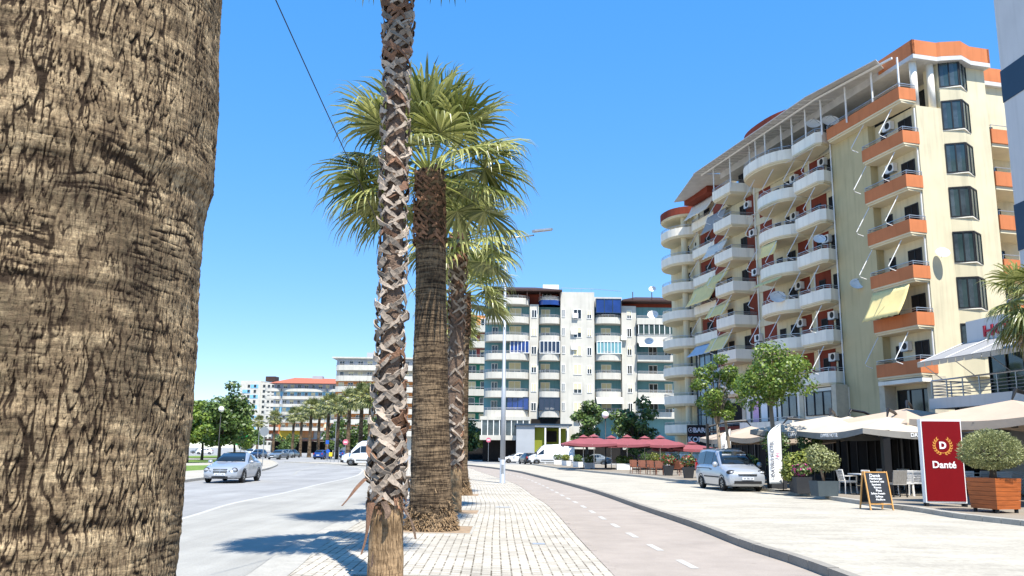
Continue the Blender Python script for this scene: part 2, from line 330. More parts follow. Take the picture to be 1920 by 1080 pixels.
M['road'] = ground_mat('pale_worn_asphalt', (.35, .345, .33), (.285, .28, .27), streak=(.7, .06, 1), fine=40, patch=.35)
M['paver'] = paver_mat()
M['cycle'] = ground_mat('pinkish_cycle_asphalt', (.352, .302, .256), (.32, .275, .235), fine=50, patch=.8, bump=.15, spots=.3)
M['plaza'] = ground_mat('pale_stamped_concrete', (.48, .44, .36), (.41, .375, .31), streak=(.45, 1.3, 1), fine=11, patch=.45, bump=.5)
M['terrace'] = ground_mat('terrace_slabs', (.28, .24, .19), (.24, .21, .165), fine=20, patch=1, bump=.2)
M['kerb'] = ground_mat('concrete_kerb', (.42, .40, .35), (.35, .33, .29), fine=40, patch=2, bump=.3)
M['kerb_dark'] = ground_mat('weathered_grey_kerb', (.30, .275, .235), (.25, .23, .20), fine=40, patch=2, bump=.3)
M['paint_white'] = ground_mat('worn_road_paint', (.50, .48, .44), (.43, .42, .39), fine=30, patch=1.5, bump=.1)
M['grass'] = pm('lawn_grass', (.10, .18, .025), .25, .5, .95, .8, 25, c2=(.20, .28, .05))

mb = MB(); mb.quad((-2500, -300, ZR), (2500, -300, ZR), (2500, 4000, ZR), (-2500, 4000, ZR)); struct(mb.build('road', 'road'))

# pavement with the palms
kl = smooth_line([(-2.7, -12), (-2.8, 4), (-3.2, 11.7), (-3.5, 15), (-3.7, 19.4), (-3.95, 26), (-4.5, 36), (-5.9, 50), (-8.2, 64), (-12, 80), (-18.5, 95), (-28, 108)], 7)
bl = smooth_line([(1.5, -12), (1.55, 4)] + [tuple(G(x, y, ZS)[:2]) for x, y in ((1150, 1078), (1085, 1010), (1030, 950), (1000, 930), (960, 905), (900, 885))] + [(-4.2, 84), (-8.5, 96), (-16, 108)], 7)
kr = smooth_line([(4.35, -12), (4.3, 4)] + [tuple(G(x, y, ZB)[:2]) for x, y in ((1540, 1078), (1400, 1030), (1300, 990), (1200, 955), (1100, 920), (1000, 893), (960, 884), (900, 876))] + [(-6.2, 100), (-12, 110)], 7)
tk = smooth_line([(13.2, 8), (12.6, 15)] + [tuple(G(x, y, ZP)[:2]) for x, y in ((1915, 986), (1800, 973), (1720, 960), (1640, 950), (1560, 938), (1500, 929), (1440, 922), (1280, 905), (1200, 895), (1100, 885), (1040, 878))] + [(2.5, 100)], 7)
kl, bl = resample(kl, 160), resample(bl, 160)
def uv_sheet(A, B, z, name, mat, cols=8):
    me = bpy.data.meshes.new(name); vs = []; uv = []; fs = []; s = 0; n = len(A)
    for i in range(n):
        if i: s += (A[i].lerp(B[i], .5) - A[i - 1].lerp(B[i - 1], .5)).length
        wdt = (B[i] - A[i]).length
        for k in range(cols + 1):
            p = A[i].lerp(B[i], k / cols); vs.append((p.x, p.y, z)); uv.append((s, -wdt * (1 - k / cols)))
    for i in range(n - 1):
        for k in range(cols):
            a = i * (cols + 1) + k; fs.append((a, a + 1, a + cols + 2, a + cols + 1))
    me.from_pydata(vs, [], fs); me.materials.append(M[mat]); ul = me.uv_layers.new(name='UVMap')
    for lp in me.loops: ul.data[lp.index].uv = uv[lp.vertex_index]
    o = bpy.data.objects.new(name, me); COL.objects.link(o); o['kind'] = 'structure'; return o
kin = offset_line(kl, .30)
uv_sheet(offset_line(kl, .302), bl, ZS, 'pavement', 'paver')
curb(kl, kin, ZR - .05, ZS + .006, 'pavement_kerb', 'kerb', 1.0)
sheet_between(offset_line(kl, -.32), offset_line(kl, -.004), ZR + .004, 'gutter', 'kerb')
# thin edging between pavers and cycle lane, then the lane
ed = offset_line(bl, .12)
curb(offset_line(bl, .004), ed, ZB - .05, ZS + .004, 'cycle_lane_edging', 'cycle', 1.0)
kr = resample(kr, 160)
edr = resample(ed, 160)
sheet_between(offset_line(edr, .002), kr, ZB, 'cycle_lane', 'cycle')
kro = offset_line(kr, .16)
curb(kr, kro, ZB - .05, ZP + .012, 'plaza_kerb', 'kerb_dark', 1.0)
tk = resample(tk, 160)
sheet_between(resample(offset_line(kr, .162), 160), tk, ZP, 'plaza', 'plaza')
tko = offset_line(tk, .25)
curb(tk, tko, ZP - .05, ZT + .006, 'terrace_kerb', 'kerb', .9)
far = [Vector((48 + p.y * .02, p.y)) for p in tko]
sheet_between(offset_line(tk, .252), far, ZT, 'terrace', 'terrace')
# dashes of the cycle lane
md = smooth_line([tuple(G(x, y, ZB)[:2]) for x, y in ((1315, 1072), (1204, 1014), (1137, 976), (1094, 950), (1060, 932), (1023, 913), (985, 897), (940, 885))], 20)
md = [Vector((2.75, 4.0)), Vector((2.75, 9.0))] + md
acc = 0; mb = MB(); tot = sum((md[i + 1] - md[i]).length for i in range(len(md) - 1)); fine = resample(md, int(tot / .25))
k = 0
while k + 5 < len(fine):
    a, b = fine[k], fine[k + 4]; t = (b - a).normalized(); nn = Vector((t.y, -t.x)) * .06
    mb.quad((a.x - nn.x, a.y - nn.y, ZB + .004), (a.x + nn.x, a.y + nn.y, ZB + .004), (b.x + nn.x, b.y + nn.y, ZB + .004), (b.x - nn.x, b.y - nn.y, ZB + .004)); k += 9
struct(mb.build('cycle_lane_dashes', 'paint_white'))
# white line of the road
M['road_side'] = ground_mat('pale_sandy_asphalt', (.38, .365, .325), (.33, .32, .29), streak=(.8, .05, 1), fine=40, patch=.3)
wl = smooth_line([(-6.6, 2), (-7.1, 12)] + [tuple(G(x, y, ZR)[:2]) for x, y in ((345, 972), (437, 944), (530, 925), (600, 908), (655, 896))] + [(-10.6, 62), (-13.2, 77), (-18, 91), (-27, 104), (-40, 114)], 8)
wl = resample(wl, 120)
sheet_between(offset_line(wl, -.07), offset_line(wl, .07), ZR + .0075, 'road_edge_line', 'paint_white')
wl2 = resample(wl[:104], 120); sheet_between(wl2, resample(offset_line(kl, -.33)[18:], 120), ZR + .0035, 'road_side_lane', 'road_side')
cl = resample(smooth_line([(-24, 58)] + [tuple(G(x, y, ZR)[:2]) for x, y in ((520, 893), (560, 883), (590, 874), (600, 868), (585, 864))], 8), 60)
sheet_between(offset_line(cl, -.08), offset_line(cl, .08), ZR + .004, 'road_lane_line', 'road_side')
# traffic island with lawns on the left
il = [tuple(G(x, y, ZR)[:2]) for x, y in ((345, 905), (380, 900), (440, 891), (493, 883), (515, 876), (521, 870), (506, 864))]
il = smooth_line([(-14.0, -10), (-14.0, 15), (-14.2, 30)] + il + [(-36, 122)], 7); il = resample(il, 120)
ilo = [Vector((-75, 5 + p.y * 1.0)) for p in il]
ii = offset_line(il, -.2)
curb(ii, il, ZR - .05, ZR + .13, 'island_kerb', 'kerb', 1.0)
sheet_between(ilo, offset_line(il, -.202), ZR + .12, 'island_pavement', 'plaza')
for nm, pts in (('lawn', [(300, 886), (428, 878), (418, 871.5), (300, 874)]), ('lawn', [(280, 870), (440, 866), (436, 861), (280, 862)]), ('lawn', [(280, 859.5), (415, 857.5), (415, 854), (280, 855.5)])):
    mb = MB(); mb.add([tuple(G(x, y, ZR + .124)) for x, y in pts], [(0, 1, 2, 3)]); o = mb.build('lawn', 'grass'); o['kind'] = 'stuff'; o['label'] = 'strip of cut green grass on the traffic island'; o['category'] = 'lawn'

# ================================================================ BUILDINGS
FH = 3.05
def arc(u0_, u1_, w0, bulge, n=14, p=2.4):
    """balcony outline (u, w) from the wall out in a bow and back"""
    o = []
    for i in range(n + 1):
        t = PI * i / n; c, s_ = math.cos(t), math.sin(t)
        uu = (u0_ + u1_) / 2 - (u1_ - u0_) / 2 * math.copysign(abs(c) ** (2 / p), c); o.append((uu, w0 + bulge * abs(s_) ** (2 / p)))
    return o
def shrink(line, t):
    """inner line of a balcony wall: offset to the inside by t"""
    L = [Vector(p) for p in line]; o = []
    cx = sum(p.x for p in L) / len(L); cy = min(p.y for p in L)
    for i, p in enumerate(L):
        tn = (L[min(i + 1, len(L) - 1)] - L[max(i - 1, 0)]).normalized(); nn = Vector((tn.y, -tn.x))
        if nn.dot(Vector((cx, cy)) - p) < 0: nn = -nn
        o.append(p + nn * t)
    return o
def uw(p, z): return (-p[0], p[1], z)
def balcony(line, zb, mat, parent, h=.84, rail=True, slabmat='soffit', drop=.24, name='balcony'):
    """parapet wall along a (u, w) line, its floor slab with a stepped edge and a steel handrail on top"""
    inn = shrink(line, .12); P = lambda p, z: (-p[1], p[0], z)
    mb = MB(); n = len(line)
    vs = []
    for (a, b) in zip(line, inn): vs += [P(a, zb), P(a, zb + h), P(b, zb + h), P(b, zb)]
    fs = []
    for i in range(n - 1):
        for k in range(4): fs.append((i * 4 + k, i * 4 + (k + 1) % 4, (i + 1) * 4 + (k + 1) % 4, (i + 1) * 4 + k))
    fs += [(0, 1, 2, 3), tuple((n - 1) * 4 + k for k in (3, 2, 1, 0))]
    mb.add(vs, fs); b = mb.build(name, mat, parent)
    s = MB()
    l2 = shrink(line, .05); l3 = shrink(line, .16)
    s.prism([P(p, 0)[:2] for p in l2], zb - .12, zb - .002); s.prism([P(p, 0)[:2] for p in l3], zb - drop, zb - .122)
    s.build('floor_slab', slabmat, b)
    if rail:
        r = MB(); mid = [((a[0] + c[0]) / 2, (a[1] + c[1]) / 2) for a, c in zip(line, inn)]
        r.tube([P(p, zb + h + .27) for p in mid], .032, 5); r.tube([P(p, zb + h + .14) for p in mid], .02, 4)
        tot = 0
        for i in range(n):
            if i == 0 or i == n - 1 or (Vector(mid[i]) - Vector(lastp)).length > .9 or n < 6:
                lastp = mid[i]; r.tube([P(mid[i], zb + h), P(mid[i], zb + h + .27)], .022, 4)
        r.build('railing', 'rail', b)
    return b
def opening(parent, u, w_, z, wd, ht, name='window', panemat='dark_glass', frame='frame_dark', ax='u', nm=1, proud=.05, fw_=.06):
    """framed window in a wall that runs along u (or along v for ax='v')"""
    f = MB(); g = MB()
    def bx(m, a0, a1, z0, z1, d0, d1):
        if ax == 'u': m.box(-w_ - d1, -w_ - d0, a0, a1, z0, z1)
        else: m.box(a0, a1, w_ - d1, w_ - d0, z0, z1)
    a0, a1 = u - wd / 2, u + wd / 2
    bx(f, a0, a1, z, z + fw_, 0, proud); bx(f, a0, a1, z + ht - fw_, z + ht, 0, proud)
    xs = [a0 + (wd - fw_) * k / nm for k in range(nm + 1)]
    for x in xs: bx(f, x, x + fw_, z + fw_, z + ht - fw_, 0, proud)
    bx(g, a0 + fw_, a1 - fw_, z + fw_, z + ht - fw_, .002, .018)
    q = f.build(name, frame, parent); g.build('pane', panemat, q); return q
def aircon(parent, x, y, z, rz=0):
    mb = MB(); mb.box(-.17, .17, -.42, .42, 0, .58); b = mb.build('air_conditioner', 'white_metal', parent); b.location = (x, y, z); b.rotation_euler = (0, 0, rz)
    f = MB(); f.M = Matrix.Translation((-.172, -.1, .29)) @ Matrix.Rotation(-PI / 2, 4, 'Y'); f.lathe([(.0, .0), (.23, .0), (.23, .018), (.19, .03), (.0, .03)], 14); f.build('fan_grille', 'black_plastic', b)
    k = MB(); k.box(-.15, .3, -.32, .32, -.05, -.004); k.build('bracket', 'metal', b); return b
def dish(parent, x, y, z, r=.48, aim=(-.5, -1, .75)):
    mb = MB(); prof = [(.02, 0)] + [(r * t, .22 * r * t * t) for t in (.3, .6, .85, 1)] + [(r * 1.02, .23 * r), (r * .95, .16 * r), (.3 * r, -.02)]
    mb.lathe(prof, 18); d = mb.build('satellite_dish', 'white_metal', parent, True); d.location = (x, y, z); d.rotation_euler = Vector(aim).to_track_quat('Z', 'Y').to_euler()
    a = MB(); a.tube([(r * .8, 0, .15 * r), (0, 0, r * 1.0)], .016, 4); a.tube([(-r * .4, r * .6, .12 * r), (0, 0, r * 1.0)], .012, 4); a.tube([(0, 0, r * .95), (0, 0, r * 1.12)], .04, 6); a.build('receiver_arm', 'metal', d)
    p = MB(); p.tube([(0, 0, -.02), (-.02, .0, -.35)], .03, 5); p.build('mount', 'metal', d); return d
def awning_arms(parent, u0_, u1_, w_, zt, out=.95, fall=2.2):
    for u in (u0_, u1_):
        mb = MB(); mb.tube([(-w_ + .1, u, zt), (-w_ - out, u + .1, zt - fall * .82), (-w_ - out + .10, u + .1, zt - fall * .89), (-w_ - out + .5, u + .05, zt - fall * .95)], .03, 5)
        mb.build('awning_arm', 'white_metal', parent)
def cloth(parent, u0_, u1_, w_, zt, mat, out=.9, fall=1.9, name='awning'):
    mb = MB(); n = 12; m = 6; vs = []; fs = []
    for i in range(m + 1):
        t = i / m
        for k in range(n + 1):
            s = k / n; sag = .07 * math.sin(PI * t) * (1 + .4 * math.sin(9 * s)) + .02 * math.sin(s * 37 + t * 3)
            vs.append((-(w_ + out * t - sag), u0_ + (u1_ - u0_) * s, zt - fall * t - (.03 * math.sin(s * 40) if i == m else 0)))
    for i in range(m):
        for k in range(n): fs.append((i * (n + 1) + k, i * (n + 1) + k + 1, (i + 1) * (n + 1) + k + 1, (i + 1) * (n + 1) + k))
    mb.add(vs, fs)
    # valance
    o = mb.build(name, mat, parent, True); md = o.modifiers.new('thick', 'SOLIDIFY'); md.thickness = .015
    return o

# ---------------------------------------------------------------- the big cream and orange block
A = thing('apartment_building', 'tall cream apartment block with orange, white and round balconies along the terrace', 'building', (27, 54, 0), R_(14))
W1, W2, W3 = 0.0, -2.2, .6
def wbox(u0_, u1_, w0, w1, z0, z1, mat, name='wall'):
    mb = MB(); mb.box(-w1, -w0, u0_, u1_, z0, z1); return mb.build(name, mat, A)
# body up to the terrace floor, in two steps, and the set-back top storey
mb = MB(); mb.box(0, 5.8, 0, 27, 0, 24.75); mb.box(5.8, 18, 2.2, 27, 0, 24.75); mb.box(2.2, 18, 27, 44, 0, 27.7); mb.build('wall', 'cream', A)
mb = MB(); mb.prism([(2.0, .02), (5.8, .02), (5.8, 2.22), (18, 2.22), (18, 26.9), (3.4, 26.9), (3.4, 1.4), (2.0, 1.4)], 24.752, 28.0); mb.build('top_storey_wall', 'cream', A)
wbox(4.25, 8.6, .001, W3, 3.4, 25.04, 'shaded_cream', 'pier')
# roof slab of the top storey with the orange parapet on the near corner
mb = MB(); P = [(-.2, -.35), (1.7, -.35), (1.9, -.5), (3.1, -1.0), (4.3, -.5), (5.9, -.5), (5.9, 1.9), (18, 1.9), (18, 27), (-.2, 27)]
mb.prism(P, 28.002, 28.3); mb.build('roof_slab', 'roof_sheet', A)
def ribbon(pts, z0, z1, t, name, mat, par=A):
    mb = MB()
    for a, b in zip(pts[:-1], pts[1:]):
        a, b = Vector(a), Vector(b); d = (b - a).normalized(); nn = Vector((-d.y, d.x)) * t
        mb.prism([tuple(a), tuple(b), tuple(b + nn), tuple(a + nn)], z0, z1)
    return mb.build(name, mat, par)
ribbon([(-.2, 3.2), (-.2, -.35), (1.7, -.35), (1.9, -.5), (3.1, -1.0), (4.3, -.5), (5.9, -.5), (5.9, 1.9), (14, 1.9)], 28.31, 29.35, .18, 'roof_parapet', 'orange')
# sheet roof over the terrace on slim posts
mb = MB(); mb.plate((-.21, 8, 28.7), (-.21, 27, 28.7), (-3.1, 27, 28.3), (-3.1, 8, 28.3), -.06); mb.plate((-.21, 2.6, 28.6), (-.21, 8, 28.7), (-3.1, 8, 28.31), (-2.4, .6, 28.05), -.06)
mb.plate((3, 27, 28.9), (3, 35.5, 28.9), (-1.2, 35.5, 28.05), (-3.0, 27, 28.29), -.06); mb.build('sheet_roof', 'roof_sheet', A)
mb = MB(); mb.box(-.2, -.02, 3.3, 27, 28.302, 28.72); mb.build('roof_fascia', 'roof_sheet', A)
mb = MB(); mb.bar((-2.2, 8, 28.22), (-2.2, 27, 28.22), .1, .14); mb.bar((-1.6, .0, 27.95), (-2.2, 8, 28.22), .1, .14)
for k in range(24): mb.bar((-2.9, 8.4 + k * .8, 28.24), (-.25, 8.4 + k * .8, 28.6), .05, .07)
mb.build('roof_beam', 'white_metal', A)
for u, w_ in ((.0, 1.2), (2.6, 1.3), (5.3, 1.5), (7.9, 1.8), (9.9, 1.85), (11.8, 1.85), (13.6, 1.7), (15.3, 2.2), (17.0, 2.1), (18.7, 1.7), (21.6, 2.05), (24.8, 2.05)):
    mb = MB(); mb.bar((-w_, u, 25.4), (-w_, u, 28.05 + .02 * u), .09, .09); mb.build('roof_post', 'white_metal', A)
for x in (.25, 1.6):
    mb = MB(); mb.lathe([(.24, 24.76), (.24, 28.0)], 14, (x, .3)); mb.build('column', 'white_plaster', A, True)
mb = MB(); mb.prism([(-v[1] + 1.0, v[0]) for v in arc(13.5, 22.5, 0, 2.2, 16)], 28.9, 30.2); mb.build('roof_turret', 'brick', A)
mb = MB(); mb.box(.0, 3.0, 30.2, 35.5, 27.72, 29.3); mb.build('roof_parapet', 'brick', A)
for k in range(9):   # dark doors of the top storey
    opening(A, 3.0 + k * 2.7, -3.4, 24.9, 2.4, 2.7, 'terrace_door', 'dark_glass', 'frame_dark', nm=2)

# balcony columns
LN = dict(orange=[(-.1, 0), (-.1, 1.3), (4.15, 1.3), (4.15, 0)], white=[(8.65, .62), (8.4, 1.5), (8.75, 1.9), (11.9, 1.9), (12.15, 0)], bow=arc(12.5, 18.35, 0, 2.35), third=[(21.4, 0), (21.65, 2.15), (25.0, 2.15), (25.15, 0)],
          fourth=[(29.9, W2), (29.95, -.95), (35.8, -.95), (35.9, W2)], corner=arc(36.6, 43.5, W2 - 1.0, 3.5, 18), small=[(25.25, 0), (25.3, .6), (29.6, -.3), (29.7, W2)])
def column(key, ks, mat, z0=6.75, **kw):
    b0 = None
    for k in ks:
        if b0 is None: b0 = balcony(LN[key], z0, mat, A, **kw); b0.location.z = FH * k
        else: part_copy(b0, A, FH * (k - ks[0]))
column('orange', range(0, 6), 'orange'); column('white', range(0, 7), 'white_plaster'); column('bow', range(1, 6), 'white_plaster'); column('third', range(0, 7), 'white_plaster')
column('fourth', range(2, 7), 'white_plaster'); column('corner', range(-2, 7), 'white_plaster'); column('small', range(1, 7), 'brick', rail=False)
balcony([(-.1, .02), (-.1, 1.35), (8.0, 1.35), (8.3, .6)], 25.05, 'orange', A)
balcony(arc(12.3, 20.0, 0, 2.9, 20), 25.05 + .1, 'white_plaster', A)
b = balcony(LN['corner'], 27.4, 'brick', A, h=.8, rail=False)
# round column that carries the corner balconies
mb = MB(); mb.box(2.0, 3.2, 36.3, 37.4, 0, 27.2); mb.lathe([(.35, 0), (.35, 27.2)], 12, (1.2, 38.2)); mb.build('corner_pier', 'cream', A)
# brick panels and pale floor bands
for u0_, u1_, w0, z1 in ((10.4, 12.48, .0, 25.0), (18.36, 20.3, .0, 24.9), (13.2, 14.6, .0, 24.9), (21.3, 22.6, 0, 24.9), (32.6, 36.4, W2, 26.5)):
    wbox(u0_, u1_, w0 + .001, w0 + .03, 6.6, z1, 'brick', 'brick_panel')
for k in range(0, 7):
    z = 6.45 + FH * k
    for u0_, u1_, w0 in ((8.6, 21.3, 0), (29.8, 36.4, W2)): wbox(u0_, u1_, w0 + .031, w0 + .07, z, z + .55, 'cream', 'floor_band')
for x, u, z1 in ((-.08, 12.42, 27), (-.08, 21.0, 27), (-.72, 8.55, 25), (-.06, .12, 24.6)): mb = MB(); mb.tube([(x, u, 6.5), (x, u, z1)], .05, 5); mb.build('drainpipe', 'white_metal', A)
# doors and windows behind the balconies
def openings(ks, lst, w_, z0=6.78):
    for u, zoff, wd, ht, nm_ in lst:
        q = None
        for k in ks:
            if q is None: q = opening(A, u, w_, z0 + zoff, wd, ht, nm_, 'opening', nm=2 if wd > 1 else 1); q.location.z = FH * k
            else: part_copy(q, A, FH * (k - ks[0]))
openings(range(0, 6), [(1.15, .05, 1.3, 2.15, 'balcony_door'), (3.35, 1.0, .6, 1.1, 'window')], 0)
openings(range(0, 7), [(9.55, .05, 1.1, 2.2, 'balcony_door')], .0); openings(range(0, 7), [(11.5, .8, .8, 1.3, 'window')], .032)
openings(range(1, 7), [(15.6, .05, 1.2, 2.2, 'balcony_door')], 0); openings(range(1, 7), [(17.4, .6, .9, 1.5, 'window')], 0)
openings(range(0, 7), [(23.2, .05, 1.1, 2.2, 'balcony_door')], .0); openings(range(0, 7), [(26.2, .8, 1.0, 1.3, 'window')], 0)
openings(range(2, 7), [(31.0, .05, 1.2, 2.2, 'balcony_door')], W2); openings(range(2, 7), [(34.6, .8, 1.2, 1.4, 'window')], W2 + .032); openings(range(0, 6), [(39.8, .05, 1.6, 2.2, 'balcony_door')], W2)
# awning arms, cloths, air conditioners, dishes
for k in range(0, 6):
    zt = 6.4 + FH * (k + 1)
    if k != 1: awning_arms(A, .9, 3.9, 1.3, zt)
    awning_arms(A, 9.2, 11.7, 1.9, zt); awning_arms(A, 22.2, 24.6, 2.15, zt)
    if k: awning_arms(A, 14.2, 17.2, 2.3, zt)
    if k > 1: awning_arms(A, 30.6, 34.6, -.95, zt)
cloth(A, .3, 4.0, 1.32, 6.42 + 2 * FH, 'yellow_cloth', 1.0, 2.05)
for u0_, u1_, w_, k, m_, o_, f_ in ((30.2, 35.6, -.93, 6.95, 'white_cloth', 1.1, 1.7), (30.2, 35.6, -.93, 4, 'yellow_cloth', 1.1, 2.0), (30.2, 35.6, -.93, 2, 'blue_cloth', 1.2, 1.2), (25.5, 29.4, .45, 6, 'grey_cloth', .9, 1.9), (25.5, 29.4, .45, 4, 'yellow_cloth', .9, 1.1),
                          (25.5, 29.4, .45, 5, 'white_cloth', .9, 1.4), (25.5, 29.4, .45, 3, 'yellow_cloth', .8, 1.2), (25.5, 29.4, .45, 2, 'yellow_cloth', .9, 1.4), (14.2, 16.6, 2.2, 4, 'yellow_cloth', .35, 1.1), (13.4, 17.4, 2.3, 3, 'yellow_cloth', .8, .5), (8.9, 11.7, 1.9, 6, 'white_cloth', .8, .4), (13.4, 17.4, 2.3, 5, 'white_cloth', .8, .4)):
    cloth(A, u0_, u1_, w_, 6.42 + FH * k, m_, o_, f_)
for u, w_, k, dz in ((2.6, .2, 5, 2.2), (2.6, .2, 4, 2.2), (2.5, .2, 0, 2.0), (10.4, .2, 5, 2.2), (10.4, .2, 3, 2.1), (10.2, .2, 1, 2.2), (10.4, .2, 0, 2.1), (14.4, .2, 5, 2.1), (14.6, .2, 4, 2.0), (14.4, .2, 2, 2.2), (14.4, .2, 1, 2.2), (21.2, .25, 4, 2.2), (21.0, .25, 3, 1.6), (21.0, .25, 1, 1.8), (21.0, .25, 1, 1.1), (37.2, W2, 5, 2), (22.0, .2, 5, 2.0)):
    aircon(A, -w_, u, 6.75 + FH * k + dz - .3)
for x, y, z, r in ((-.75, 8.3, 26.7, .62), (-1.35, 9.6, 26.9, .55), (-2.0, 8.7, 17.4, .45), (-.78, 6.3, 13.6, .5), (.75, -.45, 14.5, .42), (-2.35, 14.2, 13.9, .62), (-.6, 43, 16.9, .6), (-1.3, 42.6, 13.8, .5), (-.6, 43, 19.9, .4)):
    dish(A, x, y, z, r)
# end wall: the wedge-shaped bay with its corner windows
mb = MB(); mb.prism([(2.0, .001), (4.25, .001), (3.1, -.62)], 6.6, 28.0); mb.build('bay', 'cream', A)
for k in range(0, 7):
    z = 7.95 + FH * k
    f = MB(); g = MB(); c = MB()
    for a, b in (((2.02, -.0), (3.1, -.65)), ((3.1, -.65), (4.23, -.0))):
        a, b = Vector(a), Vector(b); d = (b - a).normalized(); nn = Vector((d.y, -d.x)); L = (b - a).length
        def seg(m, s0, s1, z0, z1, o0, o1):
            p, q = a + d * s0, a + d * s1; m.prism([tuple(p + nn * o0), tuple(p + nn * o1), tuple(q + nn * o1), tuple(q + nn * o0)][::-1], z0, z1)
        seg(f, 0, L, z, z + .07, .0, .06); seg(f, 0, L, z + 1.98, z + 2.08, .0, .06)
        for s in (0, L * .5 - .03, L - .07): seg(f, s, s + .07, z + .07, z + 1.98, .0, .06)
        seg(g, .07, L - .07, z + .07, z + 1.98, .008, .02)
        for s0, s1 in ((.09, .30), (L * .55, L * .55 + .26)):
            for q in range(4):
                e = (s1 - s0) / 4; seg(c, s0 + q * e, s0 + q * e + e * .8, z + .1, z + 1.95, .0205, .024 + .006 * (q % 2))
    o = f.build('bay_window', 'frame_dark', A); g.build('pane', 'green_glass', o); c.build('curtain', 'grey_glass', o)
    mb = MB(); mb.prism([(1.98, -.0), (4.27, -.0), (3.1, -.74)], z - .07, z - .002); mb.build('sill', 'white_plaster', o)
# orange balconies beyond the end wall, seen at its right edge
for k in range(0, 6):
    mb = MB(); z = 6.75 + FH * k + 1.7
    mb.box(5.85, 9.5, -.1, 0.05, z - 1.0, z); mb.box(5.85, 6.0, .05, 2.2, z - 1.0, z); q = mb.build('balcony', 'orange', A)
    s = MB(); s.box(5.9, 9.5, 0, 2.2, z - 1.25, z - 1.004); s.build('floor_slab', 'soffit', q)
    r = MB(); r.tube([(5.9, 2.0, z + .3), (5.9, -.03, z + .3), (9.5, -.03, z + .3)], .03, 5); r.tube([(5.9, -.03, z), (5.9, -.03, z + .3)], .02, 4); r.build('railing', 'rail', q)
    opening(A, 7.6, 2.2, z - .9, 1.2, 2.1, 'balcony_door', ax='v')
# lower floors: stone piers, shop windows, parapets
mb = MB(); mb.box(-1.65, -.001, 8.2, 21.2, 3.1, 6.45); mb.box(-1.2, -.001, -.05, 4.2, 6.2, 6.45); mb.build('first_floor_wall', 'white_plaster', A)
for u, w_ in ((8.15, 1.75), (12.3, 1.75), (21.1, 1.75), (4.0, .9), (-.12, .5), (27.5, .4)):
    mb = MB(); mb.box(-w_, -w_ + 1.0, u, u + .55, 0.1, 6.6); mb.build('stone_pier', 'stone', A)
opening(A, 10.4, 1.65, 4.45, 3.3, 1.75, 'shop_window', 'grey_glass', nm=3, proud=.08); opening(A, 14.4, 1.65, 4.4, 2.2, 1.8, 'shop_window', 'grey_glass', nm=2, proud=.08)
q = opening(A, 18.2, 1.65, 4.1, 4.2, 2.0, 'shop_window', 'grey_glass', nm=3, proud=.08)
for k, m_ in ((0, 'text_pink'), (1, 'sign_white'), (2, 'sign_white')):
    mb = MB(); mb.box(-1.676, -1.67, 16.3 + k * 1.32, 17.3 + k * 1.32, 4.25, 5.95); mb.build('window_poster', 'poster_pink' if k == 2 else 'sign_white', q)
opening(A, 2.0, 0.0, 3.6, 3.6, 2.3, 'shop_window', 'dark_glass', nm=3, proud=.08)
balcony([(12.6, 1.66), (12.6, 2.6), (20.6, 2.6), (20.6, 1.66)], 3.2, 'white_plaster', A, h=.95)
balcony([(-.2, 0.01), (-.2, 1.5), (4.1, 1.5), (4.1, 0.01)], 2.6, 'orange', A, h=.8)
balcony([(22.0, 0.01), (22.0, 1.4), (26.6, 1.4), (26.6, 0.01)], 3.0, 'brick', A, h=1.0)
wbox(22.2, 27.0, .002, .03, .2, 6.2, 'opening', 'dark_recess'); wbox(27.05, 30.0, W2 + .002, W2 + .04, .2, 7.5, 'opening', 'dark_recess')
opening(A, 24.0, .03, 3.9, 1.2, 2.3, 'balcony_door')
# curved curtain wall near the far end
cw = arc(28.6, 36.2, W2, 1.9, 12)
mb = MB(); mb.prism([(-p[1], p[0]) for p in cw], 2.2, 11.6); q = mb.build('curtain_wall', 'curtain_glass', A)
mb = MB()
for p in cw[1:-1]: mb.bar((-p[1] - .02, p[0], 2.2), (-p[1] - .02, p[0], 11.6), .06, .06)
for z in (3.9, 5.4, 6.9, 8.4, 9.9, 11.58):
    mb.tube([(-p[1] - .03, p[0], z) for p in cw], .035, 4)
mb.build('mullions', 'frame_dark', q)
mb = MB()
for i, z0_, z1_ in ((2, 8.5, 9.8), (3, 8.5, 9.8), (4, 8.5, 9.8), (5, 8.5, 9.8), (6, 8.5, 9.8)):
    a, b = cw[i], cw[i + 1]; mb.plate((-a[1] - .07, a[0], z0_), (-b[1] - .07, b[0], z0_), (-b[1] - .07, b[0], z1_), (-a[1] - .07, a[0], z1_), .01)
mb.build('spandrel', 'greyblue', q)

# ---------------------------------------------------------------- hotel at the right edge
Hh = thing('hotel_building', 'pale grey hotel with red lettering, grey awning and railed terrace at right edge', 'building', (17.8, 36, 0), R_(8))
